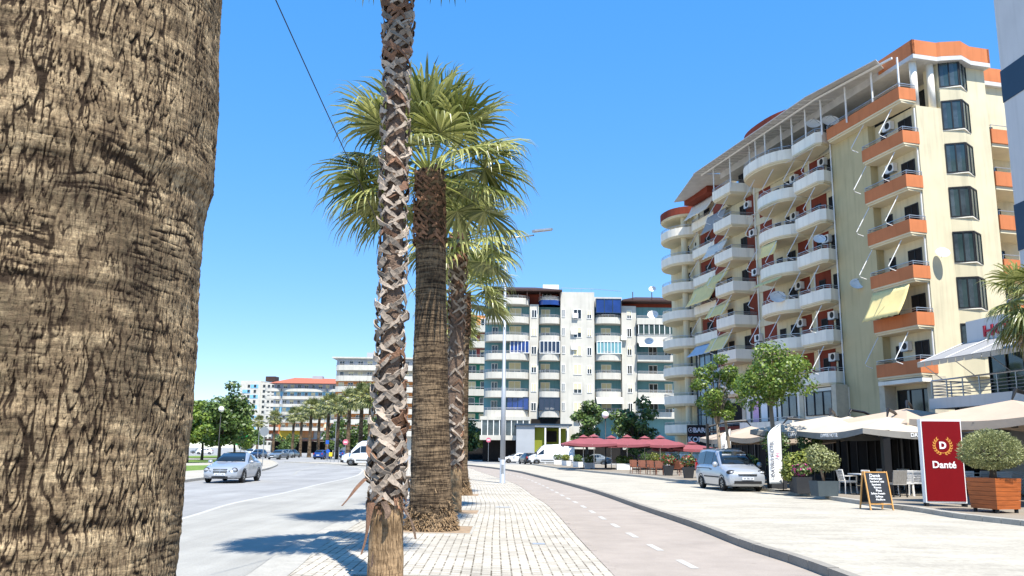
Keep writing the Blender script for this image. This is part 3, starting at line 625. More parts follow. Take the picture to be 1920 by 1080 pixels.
# local: y runs away along the street, x to the right
mb = MB(); mb.box(1.2, 14, -24, -.7, 5.95, 7.15); mb.build('fascia', 'hotel_white', Hh)
mb = MB(); mb.box(2.0, 14, -24, -.9, 0, 5.95); mb.build('wall', 'hotel_white', Hh)
mb = MB(); mb.box(.0, 1.998, -24, .4, 3.55, 3.98); mb.build('terrace_slab', 'hotel_white', Hh)
mb = MB()
for z in (4.12, 4.25, 4.38, 4.51): mb.tube([(1.9, .3, z), (.1, .3, z), (.1, -24, z)], .018, 4)
mb.tube([(1.9, .3, 4.72), (.1, .3, 4.72), (.1, -24, 4.72)], .035, 5)
for k in range(24): mb.bar((.1, .3 - k * 1.0, 3.98), (.1, .3 - k * 1.0, 4.72), .05, .03)
mb.bar((1.0, .3, 3.98), (1.0, .3, 4.72), .05, .03)
mb.build('terrace_railing', 'rail', Hh)
for k in range(7):
    opening(Hh, -2.42 - k * 3.02, -2.0, 4.0, 3.0, 1.93, 'glazed_door', 'green_glass', nm=3, proud=.08)
mb = MB(); vs = []; n = 40
mb.plate((1.25, -.6, 6.25), (1.25, -24, 6.25), (-.75, -24, 5.42), (-.75, -.1, 5.42), -.03); q = mb.build('awning', 'grey_cloth', Hh)
mb = MB()
for k in range(48): mb.plate((-.755, -.1 - k * .5, 5.42), (-.755, -.58 - k * .5, 5.42), (-.755, -.56 - k * .5, 5.24 + .02 * (k % 2)), (-.755, -.12 - k * .5, 5.24), .012)
mb.build('valance', 'cream_cloth', q)
for k in range(8): mb = MB(); mb.tube([(.4, -.3 - k * 1.6, 5.92), (-.72, -.3 - k * 1.6, 5.45)], .025, 4); mb.tube([(-.7, -.3 - k * 2.0, 5.4), (.12, -.5 - k * 2.0, 4.7)], .02, 4); mb.tube([(1.2, -.5 - k * 1.6, 6.3), (-.7, -.35 - k * 1.6, 5.48)], .02, 4); mb.build('awning_arm', 'rail', q)
text('HOTEL', .62, 'text_red', Hh, (1.17, -3.2, 6.58), (PI / 2, 0, -PI / 2), .03, .012, 'lettering', 1.5)
# ---------------------------------------------------------------- tall pale block nearer on the right
Tt = thing('tower_block', 'tall pale grey block with dark blue bands cut off by the right edge', 'building', (23.5, 38.5, 0), R_(3))
mb = MB(); mb.box(.0, 14, -22, 0, 0, 26); mb.build('wall', 'hotel_white', Tt)
for z0_, z1_ in ((18.3, 19.9), (11.0, 13.2)):
    mb = MB(); mb.box(-.03, 14.03, -22.03, .03, z0_, z1_); mb.build('blue_band', 'band_blue', Tt)

# ---------------------------------------------------------------- turquoise and white block in the middle distance
B = thing('apartment_building', 'white apartment block with turquoise walls and blue glazed loggias', 'building', (0, 133, 0))
ZL = [7.0, 9.95, 12.85, 15.75, 18.65, 21.55, 24.5]
def bpart(name, mat, *boxes, par=B):
    mb = MB()
    for b_ in boxes: mb.box(*b_)
    return mb.build(name, mat, par)
bpart('wall', 'teal', (-4.2, 4.0, 1.6, 14, 2, 24.4), (4.0, 26, 1.6, 14, 2, 24.4)); bpart('top_storey_wall', 'brick', (-3, 7.4, 1.6, 14, 24.42, 26.3)); bpart('top_storey_wall', 'brick', (17.6, 26, 1.6, 14, 24.42, 25.0))
bpart('pier', 'white_wall', (2.85, 4.25, 0, 1.598, 4.5, 24.4)); bpart('pier', 'white_wall', (7.7, 13.0, -.3, 1.598, 2, 26.4), (7.72, 13.02, 1.6, 9, 24.42, 26.4)); bpart('pier', 'white_wall', (17.3, 19.6, -.1, 1.598, 2, 24.3), (13.02, 17.6, 1.61, 9, 24.42, 26.0))
bl1 = arc(-4.2, 2.83, 0, 1.5, 14, 3.0)
def cbalc(par, x0, x1, z, depth=1.1, h=.75, mat='white_wall', bow=True, railc='rail'):
    """slab and low parapet bowed outwards (towards -y)"""
    L = [(x, -y) for x, y in arc(x0, x1, -1.5, 1.5 + depth, 12, 3.4)] if bow else [(x0, 1.5), (x0, -depth), (x1, -depth), (x1, 1.5)]
    mb = MB(); mb.prism(L, z - .25, z + h); o = mb.build('balcony', mat, par)
    r = MB(); r.tube([(p[0], p[1], z + h + .35) for p in L[1:-1]], .035, 4); r.tube([(p[0], p[1], z + h + .18) for p in L[1:-1]], .025, 4)
    for p in L[1:-1]: r.tube([(p[0], p[1], z + h), (p[0], p[1], z + h + .35)], .025, 4)
    r.build('railing', railc, o); return o
def bwin(par, x, z, wd, ht, y=0, pane='dark_glass', frame='frame_white', nm=2, shutter=0, name='window'):
    q = opening(par, x, y, z, wd, ht, name, pane, frame, ax='v', nm=nm, proud=.08, fw_=.08)
    if shutter:
        mb = MB(); mb.box(x - wd / 2 + .08, x + wd / 2 - .08, y - .05, y - .025, z + ht * (1 - shutter), z + ht - .08); mb.build('roller_shutter', 'shutter', q)
    return q
for i, z in enumerate(ZL):
    cbalc(B, -4.2, 2.83, z, 1.3); cbalc(B, 4.27, 7.68, z, .9); 
    if i < 6: cbalc(B, 13.02, 17.28, z + .1, .9); cbalc(B, 19.62, 26.4, z, 1.0, bow=False)
    if i < 6:
        bwin(B, .6, z + .75, 1.9, 1.7, 1.6, 'grey_glass', shutter=.75); bwin(B, -2.6, z + .2, 1.0, 2.1, 1.6, name='balcony_door'); bwin(B, 5.4, z + .4, 1.5, 1.9, 1.6, shutter=(.8 if i % 2 else .45)); bwin(B, 15.0, z + .4, 1.6, 1.9, 1.6, shutter=.5); bwin(B, 22.4, z + .4, 1.4, 1.9, 1.6); bwin(B, 24.8, z + .4, 1.2, 1.9, 1.6, shutter=.5)
        bwin(B, 3.55, z + .7, .85, 1.3, 0, shutter=(0, .9, .3, 0, .9, 0)[i]); bwin(B, 8.15, z + .8, .5, 1.3, -.3); bwin(B, 10.35, z + .5, 1.3, 1.6, -.3, shutter=(.95, .6, .95, .9, .5, 0)[i]); bwin(B, 12.2, z + .6, .75, 1.3, -.3, shutter=(.2, .9, .4, .1, .8, .5)[i]); bwin(B, 18.5, z + .7, .75, 1.4, -.1, shutter=(0, .5, 0, .3, 0, .6)[i])
        bwin(B, 13.05 + 4.9, z + 0.0 + .9, .1, .1, -.1) if False else None
    else:
        bwin(B, .3, z + .3, 1.6, 1.9, 1.6); bwin(B, 5.6, z + .3, 1.4, 1.9, 1.6)
# glazed loggias
def glazed(x0, x1, z, h, mat, y=-.85, nm=4, fr='frame_white', depth=1.4):
    q = opening(B, (x0 + x1) / 2, y, z, x1 - x0, h, 'glazed_loggia', mat, fr, ax='v', nm=nm, proud=.1, fw_=.1)
    mb = MB(); mb.box(x0, x1, y + .002, 1.58, z, z + h); mb.build('loggia_side', mat, q); return q
glazed(-.6, 2.8, ZL[0] + .78, 2.0, 'blue_glass', nm=4, fr='band_blue'); glazed(4.4, 7.6, ZL[0] + .78, 2.0, 'navy_paint', nm=4, fr='band_blue'); glazed(-.2, 2.8, ZL[3] + .78, 2.0, 'blue_glass', nm=5); glazed(4.4, 7.6, ZL[3] + .78, 2.0, 'navy_paint', nm=5)
glazed(13.2, 17.2, 23.3 - .3, 2.3, 'blue_glass', nm=3, fr='band_blue'); glazed(13.3, 17.2, ZL[3] + .85, 1.95, 'teal', nm=7); glazed(19.8, 25.6, ZL[4] + .8, 2.0, 'green_glass', nm=7)
for x0, x1, z in ((13.2, 17.2, ZL[1] - .3), (19.8, 25, ZL[3] + 2.7), (19.8, 25, ZL[0] + 2.7)):
    mb = MB(); mb.plate((x0, -.8, z + 2.9 - 2.7), (x1, -.8, z + 2.9 - 2.7), (x1, -2.0, z - 1.0 + .2), (x0, -2.0, z - 1.0 + .2), -.03); mb.build('awning', 'white_cloth', B)
for i, (x, z) in enumerate(((2.3, 22.6), (2.3, 19.6), (10.0, 22.6), (9.8, 17.6), (9.8, 20.0), (10.3, 6.6), (3.5, 7.1), (17.6, 19.2))):
    mb = MB(); mb.cbox((x, -.5 if x > 7 else 1.4, z), (.9, .4, .75)); mb.build('air_conditioner', 'white_metal', B)
# roof, rail, glass parapet, cloth line
for pts in ([(-4.4, -1.2), (7.9, -1.2), (7.9, 8), (-4.4, 8)], [(17.4, -1.0), (26.5, -1.0), (26.5, 8), (17.4, 8)]):
    z = 26.6 if pts[0][0] < 0 else 25.2; cx = (pts[0][0] + pts[1][0]) / 2
    mb = MB(); vs = [(p[0], p[1], z - .25) for p in pts] + [(p[0], p[1], z) for p in pts] + [(cx - 2, 3, z + 1.1), (cx + 2, 3, z + 1.1)]
    mb.add(vs, [(3, 2, 1, 0), (0, 1, 5, 4), (1, 2, 6, 5), (2, 3, 7, 6), (3, 0, 4, 7), (4, 5, 9, 8), (6, 7, 8, 9), (5, 6, 9), (7, 4, 8)]); mb.build('roof', 'dark_roof', B)
for x in (-3.6, -.5, 2.4, 4.4, 7.6, 19, 22, 25): mb = MB(); mb.bar((x, -1.0, 24.9), (x, -1.0, 26.4), .12, .12); mb.build('roof_post', 'dark_roof', B)
q = cbalc(B, 4.27, 7.68, 24.5, .95, .5, 'blue_glass'); q.name = 'glass_parapet'
mb = MB(); mb.tube([(7.8, .0, 27.1), (13.0, .0, 27.0), (17.4, .6, 26.8)], .03, 4); [mb.tube([(x, 0, 26.0), (x, 0, 27.05)], .025, 4) for x in (7.9, 9.5, 11, 12.6)]; mb.build('roof_railing', 'rail', B)
mb = MB(); mb.box(5, 7.6, 3, 5, 26.7, 28.2); mb.build('water_tank', 'white_metal', B)
# foot of the block: glazed pavilion storey and dark shopfronts
bpart('first_floor_wall', 'white_wall', (-4.6, 3.0, -2.2, 1.59, 3.2, 3.9), (-4.6, 3.0, -2.0, 1.59, 6.2, 6.74)); bpart('first_floor_glazing', 'grey_glass', (-4.4, 2.9, -1.8, 1.58, 3.9, 6.2))
mb = MB(); [mb.box(-4.4 + k * .9, -4.28 + k * .9, -1.95, -1.8, 3.9, 6.2) for k in range(9)]; mb.build('glazing_bar', 'frame_white', B)
bpart('ground_floor_shopfront', 'opening', (-4.2, 26, .8, 1.595, 0, 3.2)); bpart('first_floor_band', 'opening', (3.2, 7.69, -.2, 1.59, 5.2, 6.5))
# ---------------------------------------------------------------- small grey pavilion with lime green interior
Pv = thing('cafe_pavilion', 'low grey pavilion with white posts and lime green walls behind the white van', 'pavilion', (0, 126, 0))
mb = MB(); mb.box(.9, 3.55, 0, 6, -.1, 5.3); mb.build('wall', 'grey_panel', Pv); mb = MB(); mb.box(.7, 9, -.3, 6.3, 5.302, 5.55); mb.build('roof', 'band_blue', Pv)
M['lime'] = wall('lime_green_wall', (.22, .24, .03)); mb = MB(); mb.box(3.56, 5.0, .8, 1.0, .2, 5.0); mb.build('green_panel', 'lime', Pv); mb = MB(); mb.box(3.56, 8.4, 4.5, 4.7, -.1, 5.0); mb.build('green_wall', 'lime', Pv)
for x in (5.0, 7.1, 8.3): mb = MB(); mb.box(x, x + .22, -.1, .12, -.1, 5.058); mb.build('post', 'white_metal', Pv)
mb = MB(); mb.box(3.56, 8.53, -.1, .12, 5.06, 5.3); mb.build('lintel', 'white_metal', Pv)
mb = MB(); mb.box(5.4, 7.0, 4.2, 4.3, 3.0, 4.6); mb.build('screen', 'opening', Pv)
mb = MB(); [mb.box(5.3, 8.3, .2, .24, 1.4 + k * .32, 1.48 + k * .32) for k in range(4)]; mb.build('railing', 'white_metal', Pv)

# ---------------------------------------------------------------- blocks further away
def slab_block(name, label, loc, rz, Wd, Dp, zs, wallm, band, xs, curved=True, ph=.9, depth=1.2, wins='dark_glass', colours=None, rail='rail', bays=None):
    b = thing(name, label, 'building', loc, rz)
    for i, z in enumerate(zs):
        z2 = zs[i + 1] if i + 1 < len(zs) else z + 3
        mb = MB(); mb.box(0, Wd, 0, Dp, z, z2 - .002); mb.build('wall', (colours or {}).get(i, wallm), b)
        for x0, x1 in (bays or [(0, Wd)]):
            L = [(x, -y) for x, y in arc(x0 - .3, x1 + .3, -1, 1 + depth, 10, 4)] if curved else [(x0 - .1, 1), (x0 - .1, -depth), (x1 + .1, -depth), (x1 + .1, 1)]
            mb = MB(); mb.prism(L, z - .3, z + ph); q = mb.build('balcony', band, b)
            r = MB(); r.tube([(p[0], p[1], z + ph + .35) for p in L[1:-1]], .05, 4); r.build('railing', rail, q)
        for j, x in enumerate(xs):
            if (i * 7 + j * 3) % 5 == 0: bwin(b, x, z + .1, 1.2, 2.3, 0, wins, 'frame_white', 1, name='balcony_door')
            else: bwin(b, x, z + .9, 1.5, 1.5, 0, wins, 'frame_white', 2, shutter=(0, .5, .9, 0, .3)[(i * 3 + j) % 5])
    return b
g = slab_block('apartment_building', 'apartment block with maroon upper and dark green lower walls between white balconies', (-10.5, 160, 0), 0, 6.4, 12, [5.9 + 2.98 * k for k in range(7)], 'green_wall', 'white_wall', (.9, 3.2, 5.4), colours={5: 'maroon', 6: 'lorange', 4: 'maroon'}, depth=1.5)
mb = MB(); mb.box(0, 6.4, .2, 12, 0, 5.6); mb.build('shopfront', 'opening', g)
g = slab_block('apartment_building', 'white banded apartment block with orange walls behind the row of palms', (-49, 240, 0), 0, 24, 14, [5.5 + 3.0 * k for k in range(7)], 'lorange', 'white_wall', [1.5 + 2.6 * k for k in range(9)], depth=2.2, colours={6: 'greyblue', 5: 'white_wall', 4: 'lorange'}, ph=1.2)
mb = MB(); mb.box(-1, 25, -2, 14, 26.5, 26.9); mb.build('roof', 'white_wall', g); mb = MB(); mb.box(8, 16, 2, 8, 26.9, 28.6); mb.build('stair_tower', 'grey_panel', g); mb = MB(); mb.box(0, 24, .2, 14, 0, 5.2); mb.build('shopfront', 'white_wall', g)
g = slab_block('apartment_building', 'long apartment block with red tiled roof and curved white balconies', (-91, 330, 0), 0, 30, 16, [8.5 + 2.95 * k for k in range(6)], 'greyblue', 'white_wall', [1.6 + 2.7 * k for k in range(11)], depth=2.0, colours={4: 'ltblue', 2: 'ltblue', 0: 'lorange'}, bays=[(-3, 2.6), (3.4, 20), (21, 30)])
mb = MB(); mb.add([(-1.5, -3, 26.0), (31, -3, 26.0), (31, 17, 26.0), (-1.5, 17, 26.0), (6, 7, 28.9), (24, 7, 28.6)], [(3, 2, 1, 0), (0, 1, 5, 4), (2, 3, 4, 5), (1, 2, 5), (3, 0, 4)]); mb.build('roof', 'roof_tile', g)
mb = MB(); mb.box(13, 17, 6, 9, 28.0, 29.6); mb.build('chimney', 'grey_panel', g); mb = MB(); mb.box(24, 26.5, 6, 8, 27.4, 29.4); mb.build('chimney', 'grey_panel', g)
mb = MB(); mb.box(0, 30, .2, 16, 0, 8.2); mb.build('wall', 'white_wall', g)
for x0, x1, z0_, z1_, m_ in ((-1, 3, 7.0, 10.4, 'orange'), (3.2, 11, 4.6, 8.6, 'yellow'), (11.4, 16, 5.6, 9.0, 'lorange'), (21, 26, 4.2, 9.5, 'blue_glass')):
    mb = MB(); mb.box(x0, x1, -.4, .19, z0_, z1_); mb.build('shop_panel', m_, g)
mb = MB(); mb.box(-8, 40, -9, -.45, 4.3, 5.0); mb.build('shop_canopy', 'dark_roof', g); mb = MB(); mb.box(1, 29, -.2, .18, 0, 4.2); mb.build('shopfront', 'opening', g)
g = thing('apartment_building', 'tall white block with blue panels and small square windows far away on the left', 'building', (-164, 520, 0), R_(-8))
mb = MB(); mb.box(0, 13, 0, 14, 0, 41.5); mb.box(13.002, 22, .5, 14, 0, 40.5); mb.build('wall', 'white_wall', g)
mb = MB(); mb.box(14, 20, 4, 10, 41.5, 44.5); mb.build('roof_frame', 'dark_roof', g)
for k in range(12):
    z = 3 + k * 3.1
    mb = MB(); mb.box(1.5 + (k % 2) * 5, 6.5 + (k % 2) * 5, -.12, .0, z, z + 2.1); mb.build('blue_panel', 'ltblue', g)
    for j, x in enumerate((5.5, 9.5, 15, 18, 20.6)):
        bwin(g, x, z + .4, 1.5, 1.6, -.13 if x < 13 else .5, nm=1, frame='frame_dark')

# ================================================================ PALMS AND TREES
def frond(mb, pet, base, az, el, plen=1.1, blade=1.05, nseg=34, droop=1.0, rnd=rng, seglen=5, twist=0):
    """one fan leaf: petiole goes to pet (bars), pleated blade with free drooping tips goes to mb"""
    d0 = Vector((math.cos(az) * math.cos(el), math.sin(az) * math.cos(el), math.sin(el)))
    p = Vector(base); pts = [p.copy()]; d = d0.copy()
    for i in range(5):
        p = p + d * plen / 5; d = (d + Vector((0, 0, -.07 * droop * math.cos(el)))).normalized(); pts.append(p.copy())
    pet.tube(pts, [.028, .024, .02, .018, .016, .014], 4)
    side = d.cross(Vector((0, 0, 1))); side = side.normalized() if side.length > .05 else Vector((1, 0, 0))
    side = (side * math.cos(twist) + side.cross(d) * math.sin(twist)).normalized()
    up = side.cross(d).normalized()
    hw = PI * .82 / nseg
    for k in range(nseg):
        a = (k / (nseg - 1) - .5) * R_(235); ln = blade * (1 - .32 * (abs(a) / R_(118)) ** 2) * rnd.uniform(.9, 1.08)
        cd = (d * math.cos(a) + side * math.sin(a)); lift = up * (.10 * math.cos(a))
        ws = cd.cross(up).normalized()
        q = p.copy(); dirn = (cd + lift).normalized(); vs = []; g = rnd.uniform(.7, 1.7) * droop
        for j in range(seglen + 1):
            t = j / seglen; r = ln * t
            wdt = max(.003, math.tan(hw) * min(r, ln * .42) * (1 if t < .42 else max(0.05, 1 - (t - .42) * 1.65)))
            if j == seglen: vs.append(q.copy())
            else: vs += [q - ws * wdt, q + up * wdt * .45, q + ws * wdt]
            dirn = (dirn + Vector((rnd.uniform(-.04, .04), rnd.uniform(-.04, .04), -(.045 + 2.3 * max(0, t - .42) ** 1.3) * g))).normalized(); q = q + dirn * ln / seglen
        fs = []
        for j in range(seglen - 1):
            b = j * 3; fs += [(b, b + 1, b + 4, b + 3), (b + 1, b + 2, b + 5, b + 4)]
        b = (seglen - 1) * 3; fs += [(b, b + 1, b + 3), (b + 1, b + 2, b + 3)]
        mb.add(vs, fs)
def crown_parts(seed, n, top, rtop, plen, blade, el0=-.55, el1=1.35, nseg=34, droop=1.0, seglen=5, clear=None):
    r = random.Random(seed); mb = MB(); pet = MB()
    for i in range(n):
        t = i / n; az = i * 2.39996 + r.uniform(-.2, .2); el = el1 + (el0 - el1) * t ** .85 + r.uniform(-.1, .1)
        if clear and el < clear and math.cos(az + PI / 2) > .55: continue      # fronds over the path were pruned
        z = top - .45 * t; rr = rtop * (.25 + .7 * t)
        frond(mb, pet, (rr * math.cos(az), rr * math.sin(az), z), az, el, plen * r.uniform(.85, 1.1), blade * r.uniform(.85, 1.1), nseg, droop * (1.25 if t > .35 else .75), r, seglen, r.uniform(-.35, .35))
    return mb, pet

def trunk_mesh(name, prof, n, nz, disp, mat, parent):
    """prof: list of (z, r, cx, cy); disp(theta, z, r) -> radial offset"""
    z0, z1 = prof[0][0], prof[-1][0]; vs = []; fs = []; j = 0
    for i in range(nz + 1):
        z = z0 + (z1 - z0) * i / nz
        while j < len(prof) - 2 and prof[j + 1][0] < z: j += 1
        a, b = prof[j], prof[j + 1]; t = (z - a[0]) / (b[0] - a[0]); t = t * t * (3 - 2 * t) * .5 + t * .5
        r, cx, cy = (a[k] + (b[k] - a[k]) * t for k in (1, 2, 3))
        for k in range(n):
            q = 2 * PI * k / n; rr = r + disp(q, z, r); vs.append((cx + rr * math.cos(q), cy + rr * math.sin(q), z))
    for i in range(nz):
        for k in range(n): fs.append((i * n + k, i * n + (k + 1) % n, (i + 1) * n + (k + 1) % n, (i + 1) * n + k))
    mb = MB(); mb.v = vs; mb.f = fs; return mb.build(name, mat, parent, True)
def bark_mat(name, light, dark, vx=26, vz=5, ring=55, vmix=.8, big_patch=None, bstr=.9):
    """palm bark: long wavy vertical fissures, fine rings, patches of older dark bark"""
    m, n, l, b = new_mat(name); tc = n.new('ShaderNodeTexCoord')
    def nz(sc, st, det=5, dist=0.0):
        mp = n.new('ShaderNodeMapping'); mp.inputs['Scale'].default_value = st; l.new(tc.outputs['Object'], mp.inputs[0])
        z = n.new('ShaderNodeTexNoise'); z.inputs['Scale'].default_value = sc; z.inputs['Detail'].default_value = det; z.inputs['Distortion'].default_value = dist; l.new(mp.outputs[0], z.inputs['Vector']); return z.outputs[0]
    def mr(x, a0, a1, b0, b1):
        r = n.new('ShaderNodeMapRange'); r.inputs[1].default_value = a0; r.inputs[2].default_value = a1; r.inputs[3].default_value = b0; r.inputs[4].default_value = b1; l.new(x, r.inputs[0]); return r.outputs[0]
    def mth(op, a, c):
        q = n.new('ShaderNodeMath'); q.operation = op
        for i, x in enumerate((a, c)):
            if isinstance(x, (int, float)): q.inputs[i].default_value = x
            else: l.new(x, q.inputs[i])
        return q.outputs[0]
    v = nz(1, (vx, vx, vz), 4, .6); crack = mr(mth('ABSOLUTE', mth('SUBTRACT', v, .5), 0), .0, .06, 0, 1)
    rg = nz(1, (2.0, 2.0, ring), 4, .4); ringv = mr(rg, .36, .6, 0, 1)
    fi = nz(90, (1, 1, .6), 4); pt = nz(1.3, (1, 1, 1.6), 4)
    h = mth('ADD', mth('MULTIPLY', crack, vmix), mth('ADD', mth('MULTIPLY', ringv, 1 - vmix * .6), mth('MULTIPLY', fi, .5)))
    f = mth('MULTIPLY', mr(h, .35, 1.45, 0, 1), mr(pt, .34, .58, .45, 1.0))
    rp = n.new('ShaderNodeValToRGB'); e = rp.color_ramp.elements; e[0].color = _c(dark); e[1].color = _c(light); e[0].position = .08; e[1].position = .85
    k = rp.color_ramp.elements.new(.4); k.color = _c(tuple((a * .6 + c * .4) * .9 for a, c in zip(dark, light)))
    l.new(f, rp.inputs[0]); l.new(rp.outputs[0], b.inputs['Base Color']); b.inputs['Roughness'].default_value = .9; b.inputs['Specular IOR Level'].default_value = .15
    bp = n.new('ShaderNodeBump'); bp.inputs['Strength'].default_value = bstr; bp.inputs['Distance'].default_value = .02; l.new(h, bp.inputs['Height']); l.new(bp.outputs[0], b.inputs['Normal'])
    return m
def near_bark():
    """weathered tan bark plates, dark fibre in the fissures, patches of blackened bark"""
    m, n, l, b = new_mat('near_palm_bark'); tc = n.new('ShaderNodeTexCoord')
    def nz(sc, st, det=6):
        mp = n.new('ShaderNodeMapping'); mp.inputs['Scale'].default_value = st; l.new(tc.outputs['Object'], mp.inputs[0])
        z = n.new('ShaderNodeTexNoise'); z.inputs['Scale'].default_value = sc; z.inputs['Detail'].default_value = det; z.inputs['Roughness'].default_value = .68; l.new(mp.outputs[0], z.inputs['Vector']); return z.outputs[0]
    def ramp(x, stops):
        r = n.new('ShaderNodeValToRGB'); r.color_ramp.elements[0].position = stops[0][0]; r.color_ramp.elements[0].color = _c(stops[0][1]); r.color_ramp.elements[1].position = stops[-1][0]; r.color_ramp.elements[1].color = _c(stops[-1][1])
        for p, c in stops[1:-1]: e = r.color_ramp.elements.new(p); e.color = _c(c)
        l.new(x, r.inputs[0]); return r.outputs[0]
    def mix(f, a, c):
        q = n.new('ShaderNodeMix'); q.data_type = 'RGBA'; l.new(f, q.inputs[0])
        for i, x in ((6, a), (7, c)):
            if isinstance(x, tuple): q.inputs[i].default_value = _c(x)
            else: l.new(x, q.inputs[i])
        return q.outputs[2]
    base = ramp(nz(9, (1, 1, 1.6)), [(.30, (.11, .078, .045)), (.46, (.28, .20, .115)), (.66, (.62, .465, .275))])
    soot = ramp(nz(1.7, (1, 1, 1.5)), [(.47, (0, 0, 0)), (.64, (.85, .85, .85))])
    base = mix(soot, base, (.075, .058, .036))
    fib = nz(120, (1, 1, .35), 4); base2 = mix(ramp(nz(1, (70, 70, 16), 5), [(.36, (.85, .85, .85)), (.47, (0, 0, 0))]), mix(ramp(fib, [(.40, (.6, .6, .6)), (.56, (0, 0, 0))]), base, (.12, .08, .05)), (.05, .035, .022))
    at = n.new('ShaderNodeAttribute'); at.attribute_name = 'fissure'
    rf = n.new('ShaderNodeMapRange'); rf.inputs[1].default_value = .12; rf.inputs[2].default_value = .50; rf.inputs[4].default_value = .95; l.new(at.outputs['Fac'], rf.inputs[0])
    l.new(mix(rf.outputs[0], base2, (.028, .018, .012)), b.inputs['Base Color']); b.inputs['Roughness'].default_value = .92; b.inputs['Specular IOR Level'].default_value = .12
    hm = n.new('ShaderNodeMath'); hm.operation = 'ADD'; l.new(fib, hm.inputs[0]); l.new(nz(1, (18, 18, 90), 5), hm.inputs[1])
    bp = n.new('ShaderNodeBump'); bp.inputs['Strength'].default_value = .75; bp.inputs['Distance'].default_value = .010; l.new(hm.outputs[0], bp.inputs['Height']); l.new(bp.outputs[0], b.inputs['Normal'])
    return m
M['bark_near'] = near_bark()
M['bark_ring'] = bark_mat('ringed_palm_bark', (.215, .15, .09), (.03, .02, .013), 14, 3, 24, .45)
M['bark_base'] = bark_mat('fibrous_palm_base', (.44, .30, .17), (.12, .075, .04), 60, 4, 10, .9, bstr=.6)
M['bark_boot'] = pm('brown_boot_fibre', (.15, .10, .07), .5, 9, .95, .9, 40)
M['boot_grey'] = pm('weathered_leaf_base', (.34, .275, .215), .3, 7, .8, .4, 60, stretch=(1, 1, .4), island=True)
M['boot_brown'] = pm('red_brown_leaf_base', (.20, .105, .06), .35, 7, .75, .4, 60, island=True)
nzv = noise.noise

# --- the giant trunk at the left edge (only its trunk is in view; its crown throws the shade in the road)
P1 = thing('palm_tree', 'huge grey brown palm trunk with cracked bark filling the left edge', 'palm tree', (0, 0, ZS))
px_edge = [(425, -60), (415, 0), (410, 90), (408, 200), (402, 300), (400, 365), (386, 400), (379, 450), (371, 520), (368, 600), (363, 700), (357, 790), (347, 880), (341, 960), (333, 1080), (326, 1160)]
C1 = Vector((-1.80, 3.05)); d1 = C1.length; th1 = math.atan2(C1.x, C1.y)
prof = []
for x, y in px_edge:
    v = ray(x, y); ph = math.atan2(v.x, v.y); r = d1 * math.sin(ph - th1); tt = d1 * math.cos(ph - th1); z = EYE + tt * v.z / math.hypot(v.x, v.y)
    prof.append((z - ZS, r, C1.x, C1.y))
prof = sorted(prof)
prof = [(0.0, prof[0][1] + .10, C1.x, C1.y), (.22, prof[0][1] + .03, C1.x, C1.y)] + [q for q in prof if q[0] > .3] + [(prof[-1][0] + 1.2, prof[-1][1] - .04, C1.x, C1.y), (7.6, .42, C1.x, C1.y)]
def d_near(q, z, r):
    """radial offset of the bark and how much dark fibre shows there"""
    X, Y = math.cos(q), math.sin(q); V3 = Vector
    lump = nzv(V3((X * 1.6, Y * 1.6, z * 1.1))) * .012 + nzv(V3((X * 4, Y * 4, z * 4.5))) * .007
    wv = nzv(V3((X * 3, Y * 3, z * 2.2 + 7))); wf = nzv(V3((X * 12, Y * 12, z * 14 + 2)))
    zone = min(1, max(0, .55 + 1.2 * nzv(V3((X * 1.1 + 4, Y * 1.1, z * 1.5)))))          # 1: long fissures, 0: ringed bark
    n1 = nzv(V3((X * 19 + wv * .5 + wf * .16, Y * 19 + wv * .5 + wf * .16, z * 4.6))); n2 = nzv(V3((X * 31 + wv + wf * .3, Y * 31 + wf * .3, z * 8 + 3))); n3 = nzv(V3((X * 52 + wf, Y * 52, z * 17 + 9)))
    gate = min(1, max(0, .5 + 3.0 * nzv(V3((X * 9, Y * 9, z * 7 + 11))))); g2 = min(1, max(0, .5 + 3.0 * nzv(V3((X * 14, Y * 14, z * 9 + 31)))))
    c1 = max(0, 1 - abs(n1) / .06) * (.45 + .55 * gate) * (.5 + .5 * zone); c2 = max(0, 1 - abs(n2) / .09) * (.35 + .65 * g2) * (.55 + .45 * zone); c3 = max(0, 1 - abs(n3) / .16) * .7 * (.3 + .7 * gate)
    rg = nzv(V3((X * 2.2 + wf * .10, Y * 2.2, z * 42 + wv * 1.2))); rf = nzv(V3((X * 7, Y * 7, z * 95)))
    c4 = max(0, 1 - abs(rg) / .14) * (.2 + .8 * (1 - zone)) * min(1, max(0, .4 + 2.5 * nzv(V3((X * 4.5, Y * 4.5, z * 9 + 5)))))
    o = lump - .011 * c1 - .008 * c2 - .004 * c3 - .006 * c4 + rg * .0028 + rf * .0022 + n3 * .0022
    f = min(1, c1 * 1.1 + c2 * 1.1 + c4 * .8 + c3 * .9)
    for (za, qa, sz, sq, dep, rim) in ((1.80, -1.17, .042, .14, .050, .022), (2.40, -1.2, .032, .13, .026, .014), (2.52, -1.05, .03, .35, .012, .0), (1.55, -1.2, .028, .5, .010, .0), (1.40, -1.3, .025, .9, .014, .006), (1.02, -1.2, .02, .9, .012, .004), (2.15, -.9, .02, .5, .008, 0)):
        dz = (z - za) / sz; dq = (q - (qa + 2 * PI)) / sq; e = dz * dz + dq * dq
        if e < 9: o -= dep * math.exp(-e); f = min(1, f + (.75 if dep > .02 else .35) * math.exp(-e * 1.6)); o += rim * math.exp(-((dz + 1.7) ** 2 + dq * dq))
    return o, f
